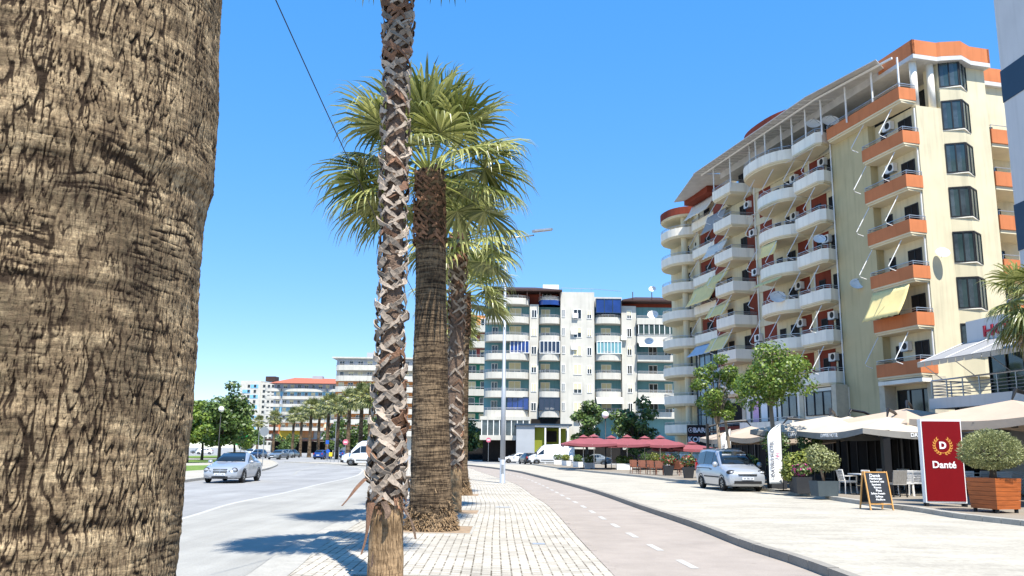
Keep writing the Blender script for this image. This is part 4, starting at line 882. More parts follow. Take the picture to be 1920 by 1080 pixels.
def trunk_partial(name, prof, n, nz, disp, mat, parent, q0, q1, z0, z1):
    """fine front half of a trunk"""
    vs = []; fs = []; fis = []
    nf = int(n * .88); fa, fb = -2.75, .75     # fine columns on the side that faces the pavement, coarse ones behind
    qs = [2 * PI + fa + (fb - fa) * k / nf for k in range(nf)] + [2 * PI + fb + (2 * PI - (fb - fa)) * k / (n - nf) for k in range(n - nf + 1)]
    def at(z):
        for a, b in zip(prof[:-1], prof[1:]):
            if a[0] <= z <= b[0]:
                t = (z - a[0]) / (b[0] - a[0]); return [a[k] + (b[k] - a[k]) * t for k in (1, 2, 3)]
    for i in range(nz + 1):
        z = z0 + (z1 - z0) * i / nz; r, cx, cy = at(z)
        for q in qs:
            dv, fv = disp(q, z, r); fis.append(fv); rr = r + dv; vs.append((cx + rr * math.cos(q), cy + rr * math.sin(q), z))
    for i in range(nz):
        for k in range(n): a = i * (n + 1) + k; fs.append((a, a + 1, a + n + 2, a + n + 1))
    mb = MB(); mb.v = vs; mb.f = fs; o = mb.build(name, mat, parent, True)
    at_ = o.data.attributes.new('fissure', 'FLOAT', 'POINT'); at_.data.foreach_set('value', fis); return o
zt1 = prof[-2][0] - .3
tm = trunk_partial('trunk', prof, 760, 900, d_near, 'bark_near', P1, 0, 2 * PI, 0.0, zt1)
up_ = trunk_mesh('upper_trunk', [q for q in [(zt1, ) + tuple(prof[-2][1:])] + [prof[-1]]], 40, 60, lambda q, z, r: .015 * nzv(Vector((math.cos(q) * 6, math.sin(q) * 6, z * 6))), 'bark_ring', P1)
mb, pet = crown_parts(3, 40, 7.7, .42, 1.1, 1.05, -.7, 1.3, 24, 1.0, 4); mb.M = None
o = mb.build('crown', 'palm_leaf', P1); o.location = (C1.x, C1.y, 0); o2 = pet.build('petioles', 'petiole', o)
# dry fibres standing off the bark at the right edge
mb = MB(); r_ = random.Random(5)
for k in range(150):
    z = r_.choice((r_.gauss(2.72, .04), r_.uniform(1.0, 3.4), r_.gauss(2.45, .06))); q = r_.gauss(-.15, .5) - .35
    rr = None
    for a, b in zip(prof[:-1], prof[1:]):
        if a[0] <= z <= b[0]: rr = a[1] + (b[1] - a[1]) * (z - a[0]) / (b[0] - a[0])
    if rr is None: continue
    p = Vector((C1.x + (rr - .015) * math.cos(q), C1.y + (rr - .015) * math.sin(q), z)); dd = Vector((math.cos(q), math.sin(q), r_.uniform(-.6, 1.0))).normalized()
    L = r_.uniform(.015, .06); s_ = dd.cross(Vector((0, 0, 1))).normalized() * .0012
    mb.add([p - s_, p + s_, p + dd * L], [(0, 1, 2)])
struct(mb.build('bark_fibres', 'boot_grey', tm), 'stuff')

# --- slender trunks wrapped in a lattice of old leaf bases
def boots(mb, mb2, r0_, r1_, z0, z1, seed, step=.047, size=1.0, brown=.12):
    r = random.Random(seed); z = z0; az = 0
    while z < z1:
        az += 2.39996 + r.uniform(-.12, .12); z += step * r.uniform(.8, 1.2); t = (z - z0) / (z1 - z0); rad = r0_ + (r1_ - r0_) * t
        m = mb2 if r.random() < brown * (2.5 if t < .08 or t > .93 else 1) else mb
        wd = r.uniform(.05, .11) * size; out = r.uniform(.03, .075) * size
        lean = r.uniform(-.25, .25)
        stub = r.uniform(-.02, .11) * size
        for sgn in (-1, 1):
            if r.random() < .14: continue
            L = r.choice((r.uniform(.10, .2), r.uniform(.18, .31))) * size; sl = r.uniform(.6, 1.15); tw = r.uniform(-.5, .5); oj = r.uniform(0, .022); vs = []; n = 6
            for i in range(n + 1):
                s = i / n; q = az + sgn * (s * L * 1.0) / rad + lean * (1 - s) * .1; zz = z - s * L * sl + (.03 if i == 0 else 0)
                ro = rad + out * (1 - s) ** .8 + .010 + (.012 if sgn > 0 else 0) * (1 - s) + oj * (.3 + s) + .006 * math.sin(s * 9 + seed); wq = wd * (1 - .45 * s * s) / 2
                ca, sa = math.cos(q), math.sin(q); tdir = Vector((-sa, ca, 0)) * sgn * .75 + Vector((0, 0, -.65)); acr = Vector((-sa, ca, 0)) * (.65 * sgn) + Vector((0, 0, .75)); rad_ = Vector((ca, sa, 0)); acr = acr * math.cos(tw) + rad_ * math.sin(tw); wq *= 1 + .22 * math.sin(s * 11 + z * 40)
                c = rad_ * ro + Vector((0, 0, zz))
                vs += [c - acr * wq + rad_ * .004, c - acr * wq * .9 + rad_ * .014, c + acr * wq * .9 + rad_ * .010, c + acr * wq - rad_ * .002]
            fs = []
            for i in range(n):
                for k in range(4): fs.append((i * 4 + k, (i + 1) * 4 + k, (i + 1) * 4 + (k + 1) % 4, i * 4 + (k + 1) % 4))
            fs += [(0, 1, 2, 3), tuple(n * 4 + k for k in (3, 2, 1, 0))]
            m.add(vs, fs)
        if stub > .03:
            ca, sa = math.cos(az), math.sin(az); rad_ = Vector((ca, sa, 0)); p = rad_ * (rad + out * .8) + Vector((0, 0, z)); e = p + (rad_ * r.uniform(.3, .9) + Vector((-sa, ca, 0)) * r.uniform(-.6, .6) + Vector((0, 0, 1))).normalized() * stub
            m.bar(p, e, wd * .8, .016)
def boot_palm(loc, label, r_base, r_top, height, zb, seed, crown=(36, .5, 1.3), step=.047, nseg=26, cz=.5, plen=1.0, blade=1.0, extra=None, mid=None, brown=.1):
    t = thing('palm_tree', label, 'palm tree', loc, 0, 'palms in a row along the pavement')
    tr = trunk_mesh('trunk', [(0, r_base * 1.06, 0, 0), (.5, r_base, 0, 0), (zb + .3, r_base * .93, 0, 0), (zb + 1.8, mid or r_base * .9, 0, 0), (height - 2.4, mid or r_top, 0, 0), (height - .8, r_top, 0, 0), (height, r_top, 0, 0)], 48, 140, lambda q, z, r: .012 * nzv(Vector((math.cos(q) * 5, math.sin(q) * 5, z * 4))), 'bark_boot', t)
    # clean fibrous foot below the leaf bases, a ragged rim at its top
    trunk_mesh('trunk_foot', [(0, r_base * 1.10, 0, 0), (.3, r_base * 1.05, 0, 0), (zb, r_base * 1.0, 0, 0), (zb + .12, r_base * .96, 0, 0)], 64, 60, lambda q, z, r: .010 * nzv(Vector((math.cos(q) * 4, math.sin(q) * 4, z * 5))) + .004 * nzv(Vector((math.cos(q) * 22, math.sin(q) * 22, z * 3))), 'bark_base', t)
    a = MB(); b = MB(); mr_ = mid or r_top; boots(a, b, r_base * .97, mr_, zb + .12, zb + 1.8, seed, step * .8, 1.0, brown); boots(a, b, mr_, mr_, zb + 1.8, height - 2.6, seed + 7, step, .80, brown); boots(a, b, mr_, r_top * 1.1, height - 2.6, height - .7, seed + 8, step * .6, .9, .35)
    r = random.Random(seed + 1)
    for k in range(130):   # ragged fibres where the bases begin
        q = r.uniform(0, 2 * PI); ca, sa = math.cos(q), math.sin(q); p = Vector((ca * r_base * 1.0, sa * r_base * 1.0, zb + r.uniform(.0, .22))); e = p + Vector((ca * r.uniform(.02, .07), sa * r.uniform(.02, .07), r.uniform(-.14, .04)))
        b.bar(p, e, r.uniform(.006, .03), .006)
    if extra: extra(tr)
    na = len(a.f); a.add(b.v, b.f); lb_ = a.build('leaf_bases', 'boot_grey', tr); lb_.data.materials.append(M['boot_brown']); lb_.data.polygons.foreach_set('material_index', [0] * na + [1] * (len(a.f) - na))
    # fibrous brown head just under the crown
    h = MB(); boots(h, h, r_top * 1.05, r_top * 1.25, height - .8, height, seed + 5, .02, .75, .0); h.build('fibrous_head', 'boot_brown', tr)
    mb, pet = crown_parts(seed, crown[0], height + .05, r_top, plen, blade, -crown[1], crown[2], nseg, 1.0); c = mb.build('crown', 'palm_leaf', t); pet.build('petioles', 'petiole', c)
    return t
def hang(par):
    """a few old bases that hang loose near the foot of the near palm"""
    for az, z, L, sx, sw, mt in ((-2.15, 1.0, .60, -.06, .06, 'boot_brown'), (-2.75, 1.30, .34, -.22, .045, 'boot_brown'), (-.55, .96, .40, .10, .035, 'bark_boot'), (-1.5, 1.02, .20, .03, .05, 'bark_boot')):
        ca, sa = math.cos(az), math.sin(az); p = Vector((ca * .235, sa * .235, z)); vs = []; n = 8; b = MB()
        for i in range(n + 1):
            s = i / n; c = p + Vector((ca * (.03 + .15 * s ** 1.5 - .05 * s ** 4), sa * (.03 + .15 * s ** 1.5 - .05 * s ** 4), -L * s)) + Vector((sx * s + .02 * math.sin(s * 5 + az), 0, 0)); tw = .5 * math.sin(s * 2.2 + az * 3)
            wq = sw * (1 - .55 * s ** 2); t_ = Vector((-sa, ca, 0)); rd = Vector((ca, sa, 0)); t_, rd = t_ * math.cos(tw) + rd * math.sin(tw), rd * math.cos(tw) - t_ * math.sin(tw)
            vs += [c - t_ * wq, c + rd * .012, c + t_ * wq, c - rd * .012]
        fs = []
        for i in range(n):
            for k in range(4): fs.append((i * 4 + k, i * 4 + (k + 1) % 4, (i + 1) * 4 + (k + 1) % 4, (i + 1) * 4 + k))
        fs += [(0, 1, 2, 3), tuple(n * 4 + k for k in (3, 2, 1, 0))]; b.add(vs, fs); b.build('hanging_leaf_base', mt, par)
p2 = G(722, 1096, ZS)
t2_ = boot_palm((p2.x, p2.y, ZS), 'slender palm with criss-cross leaf bases and a bare tan foot, nearest of the row', .208, .155, 9.6, .92, 11, (40, .0, 1.3), step=.033, extra=hang, mid=.132, brown=.06)
t2_.rotation_euler = (0, -.016, 0)
p4 = G(848, 960, ZS)
boot_palm((p4.x, p4.y, ZS), 'slender palm with criss-cross leaf bases just behind the stout ringed palm', .235, .19, 7.8, 1.15, 23, (30, .4, 1.25), step=.06, nseg=22, plen=1.1, blade=1.15)

# --- stout ringed trunks
def stout_palm(loc, label, seed, prof, top, crown, plen=1.15, blade=1.2, nseg=36):
    t = thing('palm_tree', label, 'palm tree', loc, 0, 'palms in a row along the pavement')
    def dd(q, z, r):
        X, Y = math.cos(q), math.sin(q); wv = nzv(Vector((X * 2, Y * 2, z * 1.5 + seed)))
        o = .012 * nzv(Vector((X * 1.5, Y * 1.5, z * 20 + wv * 2))) + .012 * nzv(Vector((X * 3, Y * 3, z * 3))) - .010 * max(0, 1 - abs(nzv(Vector((X * 9, Y * 9, z * 2 + seed)))) / .12)
        if z < .5: o += .05 * nzv(Vector((X * 7, Y * 7, z * 9))) + .02 * nzv(Vector((X * 20, Y * 20, z * 20)))
        return o
    tr = trunk_mesh('trunk', prof, 120, 330, dd, 'bark_ring', t)
    h = MB(); boots(h, h, prof[-1][1] * 1.0, prof[-1][1] * .86, top - 1.75, top, seed, .013, .8, 0); h.build('fibrous_head', 'boot_brown', tr)
    f = MB(); r = random.Random(seed)   # coarse root fibres at the foot
    for k in range(900):
        q = r.uniform(0, 2 * PI); z = abs(r.gauss(0, .22)); rr = prof[0][1] + (prof[1][1] - prof[0][1]) * min(1, z / prof[1][0]); ca, sa = math.cos(q), math.sin(q)
        p = Vector((ca * rr, sa * rr, z + .02)); e = p + Vector((ca * .05 + r.uniform(-.05, .05), sa * .05 + r.uniform(-.05, .05), r.uniform(-.10, .02))); e.z = max(.0, e.z); f.bar(p, e, .014, .012)
    struct(f.build('root_fibres', 'bark_base', tr), 'stuff')
    mb, pet = crown_parts(seed + 2, crown[0], top + .1, prof[-1][1] * .8, plen, blade, crown[1], crown[2], nseg, 1.1, clear=.25); c = mb.build('crown', 'palm_leaf', t); pet.build('petioles', 'petiole', c)
    return t
p3 = G(808, 993, ZS)
t3_ = stout_palm((p3.x, p3.y, ZS), 'stout ringed palm with a full green fan crown, second of the row', 31, [(0, .56, 0, 0), (.35, .47, 0, 0), (1.2, .425, 0, 0), (3.2, .385, 0, 0), (5.2, .335, .02, 0), (6.6, .335, .03, 0), (7.9, .32, .04, 0)], 7.95, (52, -.2, 1.3), 1.3, 1.4, 34)
t3_.rotation_euler = (0, -.034, 0)
p5 = G(860, 928, ZS)
stout_palm((p5.x, p5.y, ZS), 'stout ringed palm furthest back in the row beside the street lamp', 41, [(0, .48, 0, 0), (.35, .38, 0, 0), (1.2, .31, 0, 0), (4.5, .28, 0, 0), (7.5, .27, 0, 0)], 7.8, (34, -.4, 1.3), 1.1, 1.2, 24)
for (px_, py_, lb, sd) in ((872, 905, 'slim palm half hidden behind the last stout palm', 51),):
    p6 = G(px_, py_, ZS); boot_palm((p6.x - 1.0, p6.y, ZS), lb, .24, .2, 8.3, .9, sd, (34, .5, 1.2), step=.11, nseg=18)
# tree pits
for (pp, sz) in ((p2, .75), (p3, .85), (p4, .7), (p5, .75), (Vector((C1.x, C1.y, 0)), .85)):
    mb = MB(); x0, x1, y0, y1 = pp.x - sz * .7, pp.x + sz, pp.y - sz, pp.y + sz
    mb.quad((x0, y0, ZS + .004), (x1, y0, ZS + .004), (x1, y1, ZS + .004), (x0, y1, ZS + .004)); o = mb.build('tree_pit', 'soil'); struct(o)
    mb = MB()
    for b_ in ((x0 - .06, x0, y0, y1), (x1, x1 + .06, y0, y1), (x0 - .06, x1 + .06, y0 - .06, y0 - .001), (x0 - .06, x1 + .06, y1 + .001, y1 + .06)): mb.box(*b_, ZS - .02, ZS + .012)
    struct(mb.build('tree_pit_frame', 'kerb'))

# --- palms far down the road: one built with its parts, the rest copies
fp = thing('palm_tree', 'tall palm nearest the left edge of the far row', 'palm tree', (0, 0, ZR), 0, 'far row of palms along the road')
tr = trunk_mesh('trunk', [(0, .42, 0, 0), (1, .33, 0, 0), (8.2, .26, 0, 0), (9.2, .34, 0, 0)], 14, 40, lambda q, z, r: .02 * nzv(Vector((math.cos(q) * 4, math.sin(q) * 4, z * 5))), 'bark_ring', fp)
mb, pet = crown_parts(77, 40, 9.2, .3, 1.1, 1.25, -.75, 1.35, 12, 1.1, 4); c = mb.build('crown', 'palm_leaf_far', fp); pet.build('petioles', 'petiole', c)
nlab = ['far palm leftmost of the row, in front of the white and blue block', 'far palm second from the left, in front of the red roofed block', 'far palm left of the yellow shop panels', 'far palm in front of the yellow shop panels', 'far palm with a thick trunk right of the yellow shop panels', 'far palm behind the blue car and slightly to its left', 'far palm rising above the roof of the blue car', 'far palm right of the blue car', 'far palm left of the white minibus', 'far palm above the front of the white minibus', 'far palm beside the trunk of the nearest slender palm']
for i, (x, yc) in enumerate([(482, 792), (512, 781), (548, 778), (563, 774), (580, 768), (596, 770), (613, 760), (632, 756), (652, 753), (675, 744), (692, 741)]):
    Y = 7.6 * FPX / (841 - yc); q = D(x, 841, Y); hsc = rng.uniform(.95, 1.05)
    if i == 0: fp.location = (q.x, Y, ZR); fp['label'] = nlab[0]
    else: dup(fp, (q.x, Y, ZR), rng.uniform(0, 6), nlab[i], hsc)
# palm in front of the hotel
t = thing('palm_tree', 'shaggy palm in front of the hotel lettering at the right edge', 'palm tree', (17.75, 28.3, ZT))
trunk_mesh('trunk', [(0, .3, 0, 0), (1, .25, 0, 0), (6.3, .19, 0, 0)], 24, 60, lambda q, z, r: .015 * nzv(Vector((math.cos(q) * 4, math.sin(q) * 4, z * 6))), 'bark_ring', t)
mb, pet = crown_parts(91, 36, 6.75, .2, .95, 1.1, -.8, 1.2, 26, 1.35); c = mb.build('crown', 'palm_leaf', t); pet.build('petioles', 'petiole', c)
mb, pet = crown_parts(92, 12, 6.2, .18, .5, .9, -1.3, -.9, 18, 1.2); c = mb.build('dead_skirt', 'dead_leaf', t); pet.build('petioles', 'petiole', c)

# --- broadleaf trees
def leafball(mb, r, c, rad, n, sz, flat=.75, shell=.55):
    for k in range(n):
        v = Vector((r.gauss(0, 1), r.gauss(0, 1), r.gauss(0, 1))).normalized() * (shell + (1 - shell) * r.random() ** .6) * r.uniform(.85, 1.12)
        p = Vector(c) + Vector((v.x * rad[0], v.y * rad[1], v.z * rad[2]))
        a = Vector((r.gauss(0, 1), r.gauss(0, 1), r.gauss(0, .5))).normalized(); nn = (v + Vector((r.gauss(0, .6), r.gauss(0, .6), r.gauss(0, .6) + .4))).normalized()
        b = nn.cross(a); b = b.normalized() if b.length > .01 else Vector((0, 1, 0)); a = b.cross(nn)
        L = sz * r.uniform(.7, 1.4); W = L * .32
        mb.add([p - a * L * .5, p + b * W - nn * L * .06, p + a * L * .5 - nn * L * .1, p - b * W - nn * L * .06], [(0, 1, 2, 3)])
def tree(name, label, loc, h, trunk_h, crad, nclump, nleaf, leaf, seed, bark='tree_bark', sz=.2, tr=.12, fork=True, shape=1.0, cat='tree', group=None, low=.15):
    r = random.Random(seed); t = thing(name, label, cat, loc, 0, group); mb = MB(); lf = MB()
    top = Vector((r.uniform(-.15, .15), r.uniform(-.15, .15), trunk_h))
    mb.tube([(0, 0, 0), (r.uniform(-.04, .04), 0, trunk_h * .5), top], [tr * 1.25, tr, tr * .85], 8)
    ch = h - trunk_h
    for k in range(nclump):
        a = k * 2.4 + r.uniform(-.4, .4); f = math.sqrt((k + .5) / nclump); zz = trunk_h + ch * (low + (1 - low) * r.random() ** .8 * (1 - .45 * f * f) * .92)
        rr = crad * f * .78 * (1 if zz > trunk_h + ch * .2 else .7); c = Vector((math.cos(a) * rr, math.sin(a) * rr, zz)); cs = crad * r.uniform(.26, .44)
        leafball(lf, r, c, (cs, cs, cs * .72 * shape), int(nleaf / nclump * (cs / crad / .35) ** 2), sz)
        m1 = top.lerp(c, .5) + Vector((0, 0, .08 * ch)); mb.tube([top * .92, m1, c], [tr * .5, tr * .3, tr * .1], 5)
        for q in range(3):
            e = c + Vector((r.gauss(0, 1), r.gauss(0, 1), r.gauss(0, .7))).normalized() * cs * .9; mb.tube([c.lerp(m1, .3), e], [tr * .16, tr * .05], 4)
    mb.build('trunk', bark, t, True); lf.build('crown', leaf, t); return t
q = G(1352, 905, ZT); tree('street_tree', 'slim young tree with two pale stems beside the black bar sign', (q.x, q.y, ZT), 6.6, 3.0, 1.35, 18, 5200, 'leaf_fresh', 3, sz=.13, tr=.09, low=.05)
mb = MB(); mb.tube([(.45, .0, 0), (.5, .05, 1.5), (.35, .1, 3.0), (.2, .1, 4.2)], [.09, .085, .07, .05], 7); mb.build('second_stem', 'tree_bark', bpy.data.objects['street_tree'], True)
q = G(1457, 916, ZT); tree('street_tree', 'bright green tree with a spreading crown above the white feather flag', (q.x, q.y, ZT), 6.3, 3.7, 1.75, 24, 5600, 'leaf_fresh', 8, sz=.135, tr=.10, low=.0)
q = D(1100, 845, 112); tree('street_tree', 'dark bushy tree behind the leftmost red parasols', (q.x, 112, ZR), 9.8, 2.2, 2.6, 18, 2600, 'leaf_dark', 5, 'dark_bark', .42, .2, low=.0)
q = D(1192, 845, 104); tree('street_tree', 'broad dark green tree behind the middle red parasols', (q.x, 104, ZR), 9.0, 2.0, 3.2, 22, 3000, 'leaf_dark', 6, 'dark_bark', .42, .2, low=.0)
q = D(878, 845, 150); tree('street_tree', 'dark round tree in front of the maroon and green block', (q.x, 150, ZR), 7.5, 2.2, 3.4, 14, 1600, 'leaf_dark', 9, 'dark_bark', .5, .2, low=.0)
q = D(916, 845, 138); tree('street_tree', 'small yellow green tree behind the round no-entry sign', (q.x, 138, ZR), 6.6, 1.2, 2.2, 14, 1300, 'leaf_yellow', 10, 'dark_bark', .5, .15, low=.0)
for x, Y, h, cr_, lf_, sd, lb in ((412, 99, 10.0, 3.3, 'leaf_mid', 12, 'tall leafy tree behind the globe lamp on the island'), (380, 108, 8.2, 3.4, 'leaf_mid', 13, 'leafy tree beside the giant trunk on the island'), (440, 118, 8.0, 2.8, 'leaf_fresh', 14, 'pale green tree at the right of the island trees'), (352, 88, 6.5, 2.2, 'leaf_fresh', 16, 'light green tree partly hidden by the giant trunk')):
    q = D(x, 840, Y); tree('park_tree', lb, (q.x, Y, ZR + .12), h, 2.2, cr_, 26, 5200, lf_, sd, 'dark_bark', .38, .16, group='trees on the traffic island', low=.02)
for x, Y, h, cr_, sd, lb in ((652, 150, 7.6, 3.8, 21, 'bushy tree directly behind the white minibus roof'), (690, 148, 8.4, 3.6, 22, 'bushy tree behind the foot of the slender palm'), (625, 190, 7, 3, 23, 'bushy tree behind the blue car'), (535, 235, 7.5, 4, 24, 'round tree under the red roofed block'), (470, 200, 6, 3.4, 25, 'low tree beside the green shop sign')):
    q = D(x, 842, Y); tree('street_tree', lb, (q.x, Y, ZR), h, 1.4, cr_, 12, 1200, 'leaf_mid', sd, 'dark_bark', .55, .15, low=.0)

# ================================================================ VEHICLES
def car(label, cat, name, loc, head, st, pm_, wheels, wr, glassrows, lamps, name_parts=None, group=None, tail=False, extra=None, trk=None):
    """st: stations (x, half width, z bottom, z shoulder, z top, half width of the roof) from front (+x) to rear"""
    t = thing(name, label, cat, loc, head, group)
    mb = MB(); rings = []
    for (x, w_, zb, zs, zt, wt) in st:
        rings.append([(x, 0, zb), (x, w_ * .80, zb), (x, w_ * .95, zb + .06), (x, w_, zb + (zs - zb) * .45), (x, w_ * .985, zs - .05), (x, w_ * .95, zs), (x, wt, zt - .035), (x, wt * .86, zt), (x, 0, zt + .025)])
    n = 9; vs = []; fs = []
    for rg in rings: vs += rg + [(p[0], -p[1], p[2]) for p in rg[-2:0:-1]]
    m = 16
    for i in range(len(rings) - 1):
        for k in range(m): fs.append((i * m + k, i * m + (k + 1) % m, (i + 1) * m + (k + 1) % m, (i + 1) * m + k))
    fs += [tuple(range(m - 1, -1, -1)), tuple((len(rings) - 1) * m + k for k in range(m))]
    mb.add(vs, fs); body = mb.build('body', pm_, t, True)
    md = body.modifiers.new('round', 'BEVEL'); md.width = .025; md.segments = 2; md.limit_method = 'ANGLE'; md.angle_limit = R_(35)
    # side glass: between stations a..b along the strip from shoulder to roof
    def strip(i, s, sg):
        f = s; j = int(min(f, len(st) - 2)); fr = f - j
        A5 = Vector(rings[j][5]).lerp(Vector(rings[j + 1][5]), fr); B6 = Vector(rings[j][6]).lerp(Vector(rings[j + 1][6]), fr)
        return A5, B6
    for sg in (1, -1):
        for (s0, s1, lo0, lo1, hi0, hi1, nm_) in glassrows['side']:
            q = []
            for s, v in ((s0, lo0), (s1, lo1), (s1, hi1), (s0, hi0)):
                a, b = strip(0, s, sg); p = a.lerp(b, v); q.append(Vector((p.x, (p.y + .012) * sg, p.z + .004)))
            if sg < 0: q = q[::-1]
            g = MB(); g.plate(*q[::-1], .012) if False else g.add(q, [(0, 1, 2, 3)]); o = g.build('side_window', 'car_glass', t); md = o.modifiers.new('t', 'SOLIDIFY'); md.thickness = .012; md.offset = 0
    for key in ('front', 'rear'):
        if key not in glassrows: continue
        (xa, za, wa), (xb, zb_, wb) = glassrows[key]; sgn = 1 if key == 'front' else -1
        nrm = Vector((zb_ - za, 0, xa - xb)).normalized() * (sgn if (zb_ - za) > 0 else -sgn)
        if nrm.x * sgn < 0: nrm = -nrm
        o_ = nrm * .05; g = MB(); vs = []
        for (x, z, w_) in ((xa, za, wa), (xb, zb_, wb)):
            for k in range(9):
                y = w_ * (k / 4 - 1); vs.append(Vector((x - sgn * .05 * (k / 4 - 1) ** 2, y, z)) + o_)
        g.add(vs, [(k, k + 1, k + 10, k + 9) for k in range(8)]); o = g.build('windscreen' if key == 'front' else 'rear_window', 'car_glass', t, True); md = o.modifiers.new('t', 'SOLIDIFY'); md.thickness = .015; md.offset = 0
    hw = trk or max(s_[1] for s_ in st)
    for x in wheels:
        for sg in (1, -1):
            w_ = MB(); prof = [(wr * .62, -.10), (wr * .9, -.10), (wr, -.06), (wr, .06), (wr * .9, .10), (wr * .62, .10)]
            w_.lathe(prof, 20, ax='y'); wo = w_.build('wheel', 'tyre', t, False); wo.location = (x, sg * (hw - .10), wr)
            rm = MB(); rm.lathe([(wr * .62, .085 * sg), (wr * .60, .10 * sg), (wr * .52, .06 * sg), (wr * .5, .04 * sg)], 18, ax='y')
            for k in range(7):
                a = 2 * PI * k / 7; rm.bar((math.cos(a) * .05, .085 * sg, math.sin(a) * .05), (math.cos(a) * wr * .58, .075 * sg, math.sin(a) * wr * .58), .05, .03)
            rm.lathe([(.0, .07 * sg), (.06, .07 * sg), (.06, .1 * sg), (.0, .1 * sg)], 8, ax='y'); rm.build('rim', 'alloy', wo)
            ar = MB(); vs = []; K = 16
            for k in range(K + 1):
                a = PI * k / K * 1.16 - .25; vs += [(x + math.cos(a) * wr * 1.0, sg * (hw - .03), wr + math.sin(a) * wr * 1.0), (x + math.cos(a) * wr * 1.17, sg * (hw + .004), wr + math.sin(a) * wr * 1.17)]
            ar.add(vs, [(2 * k, 2 * k + 1, 2 * k + 3, 2 * k + 2) for k in range(K)] )
            o = ar.build('wheel_arch', 'black_plastic', t); md = o.modifiers.new('t', 'SOLIDIFY'); md.thickness = .03; md.offset = 0
    for (nm_, mat, kind, *a) in lamps:
        g = MB()
        if kind == 'box': g.box(*a)
        elif kind == 'ell':   # centre, half sizes
            c, h = a
            for i in range(9):
                ph = PI * i / 8 - PI / 2
            vs = []; fs = []; N = 14; Q = 6
            for i in range(Q + 1):
                ph = PI * i / Q - PI / 2
                for k in range(N): th = 2 * PI * k / N; vs.append((c[0] + h[0] * math.sin(ph), c[1] + h[1] * math.cos(ph) * math.cos(th), c[2] + h[2] * math.cos(ph) * math.sin(th)))
            for i in range(Q):
                for k in range(N): fs.append((i * N + k, i * N + (k + 1) % N, (i + 1) * N + (k + 1) % N, (i + 1) * N + k))
            g.add(vs, fs)
        elif kind == 'plate': g.plate(*a)
        elif kind == 'tube': g.tube(*a)
        o = g.build(nm_, mat, t, kind == 'ell')
    if extra: extra(t)
    return t
def both(lst):
    o = []
    for (nm_, mat, kind, *a) in lst:
        o.append((nm_, mat, kind, *a))
        if kind == 'box': x0, x1, y0, y1, z0, z1 = a; o.append((nm_, mat, kind, x0, x1, -y1, -y0, z0, z1))
        elif kind == 'ell': c, h = a; o.append((nm_, mat, kind, (c[0], -c[1], c[2]), h))
        elif kind == 'plate': q = [(p[0], -p[1], p[2]) for p in a[:4]][::-1]; o.append((nm_, mat, kind, *q, a[4]))
    return o
SEDAN = [(2.38, .60, .30, .52, .60, .5), (2.28, .80, .24, .60, .68, .66), (2.0, .89, .20, .70, .77, .74), (1.5, .91, .20, .80, .86, .76), (.95, .915, .20, .90, .95, .80), (.75, .915, .20, .93, .99, .78), (.02, .915, .20, .95, 1.385, .62), (-.5, .915, .20, .955, 1.44, .60), (-1.0, .915, .20, .96, 1.40, .59), (-1.75, .91, .20, .97, 1.06, .70), (-2.2, .86, .26, .93, .99, .70), (-2.36, .74, .34, .74, .84, .6)]
SG = dict(side=[(5.25, 7.0, .12, .12, .55, .90, 'f'), (7.06, 8.6, .12, .14, .90, .72, 'r')], front=((.72, .99, .72), (.06, 1.37, .56)), rear=((-1.66, 1.08, .64), (-1.04, 1.37, .52)))
SL = both([('headlight', 'lamp_glass', 'ell', (2.28, .66, .63), (.10, .125, .095)), ('headlight_rim', 'black_plastic', 'ell', (2.25, .66, .63), (.10, .155, .125)), ('inner_headlight', 'lamp_glass', 'ell', (2.345, .46, .61), (.06, .07, .07)), ('side_mirror', 'silver_paint', 'ell', (.62, 1.02, 1.0), (.10, .12, .08)), ('fog_intake', 'black_plastic', 'plate', (2.345, .40, .34), (2.24, .74, .34), (2.24, .74, .40), (2.345, .40, .42), .012), ('door_handle', 'alloy', 'box', -.35, -.15, .905, .935, .80, .83), ('door_handle', 'alloy', 'box', -1.2, -1.0, .90, .93, .82, .85), ('tail_lamp', 'tail_red', 'box', -2.37, -2.15, .55, .80, .70, .86)]) + \
     [('grille', 'black_plastic', 'plate', (2.40, -.32, .50), (2.40, .32, .50), (2.335, .34, .68), (2.335, -.34, .68), .012), ('number_plate', 'plate', 'box', 2.39, 2.412, -.27, .27, .38, .49), ('lower_intake', 'black_plastic', 'box', 2.30, 2.395, -.38, .38, .25, .34), ('number_plate', 'plate', 'box', -2.40, -2.37, -.26, .26, .58, .69)]
def merc_extra(t):
    g = MB()
    for z in (.535, .575, .615, .65): g.bar((2.418 - (z - .5) * .36, -.30, z), (2.418 - (z - .5) * .36, .30, z), .012, .012)
    g.bar((2.42, 0, .50), (2.355, 0, .68), .014, .014); g.build('grille_bar', 'alloy', t)
    g = MB(); g.bar((2.35, -.34, .685), (2.35, .34, .685), .03, .02); g.build('grille_rim', 'alloy', t)
    text('AA 317 HK', .085, 'text_dark', t, (2.415, 0, .432), (PI / 2, 0, PI / 2), .002, .001)
    g = MB(); g.box(-.95, -.05, -.44, .44, 1.45, 1.475); g.build('sunroof', 'car_glass', t)
    for s_ in (-1, 1):
        g = MB(); g.tube([(.92, s_ * .1, 1.0), (.5, s_ * .52, 1.14)], .01, 4); g.build('wiper', 'black_plastic', t)
a = G(417, 907, ZR); b = G(471, 903, ZR)
mc = G(436, 905.5, ZR)
car('silver saloon car with twin oval headlights driving towards the camera', 'car', 'saloon_car', (mc.x - .45, mc.y + 1.5, ZR), R_(-88), SEDAN, 'silver_paint', (1.42, -1.38), .325, SG, SL, extra=merc_extra)
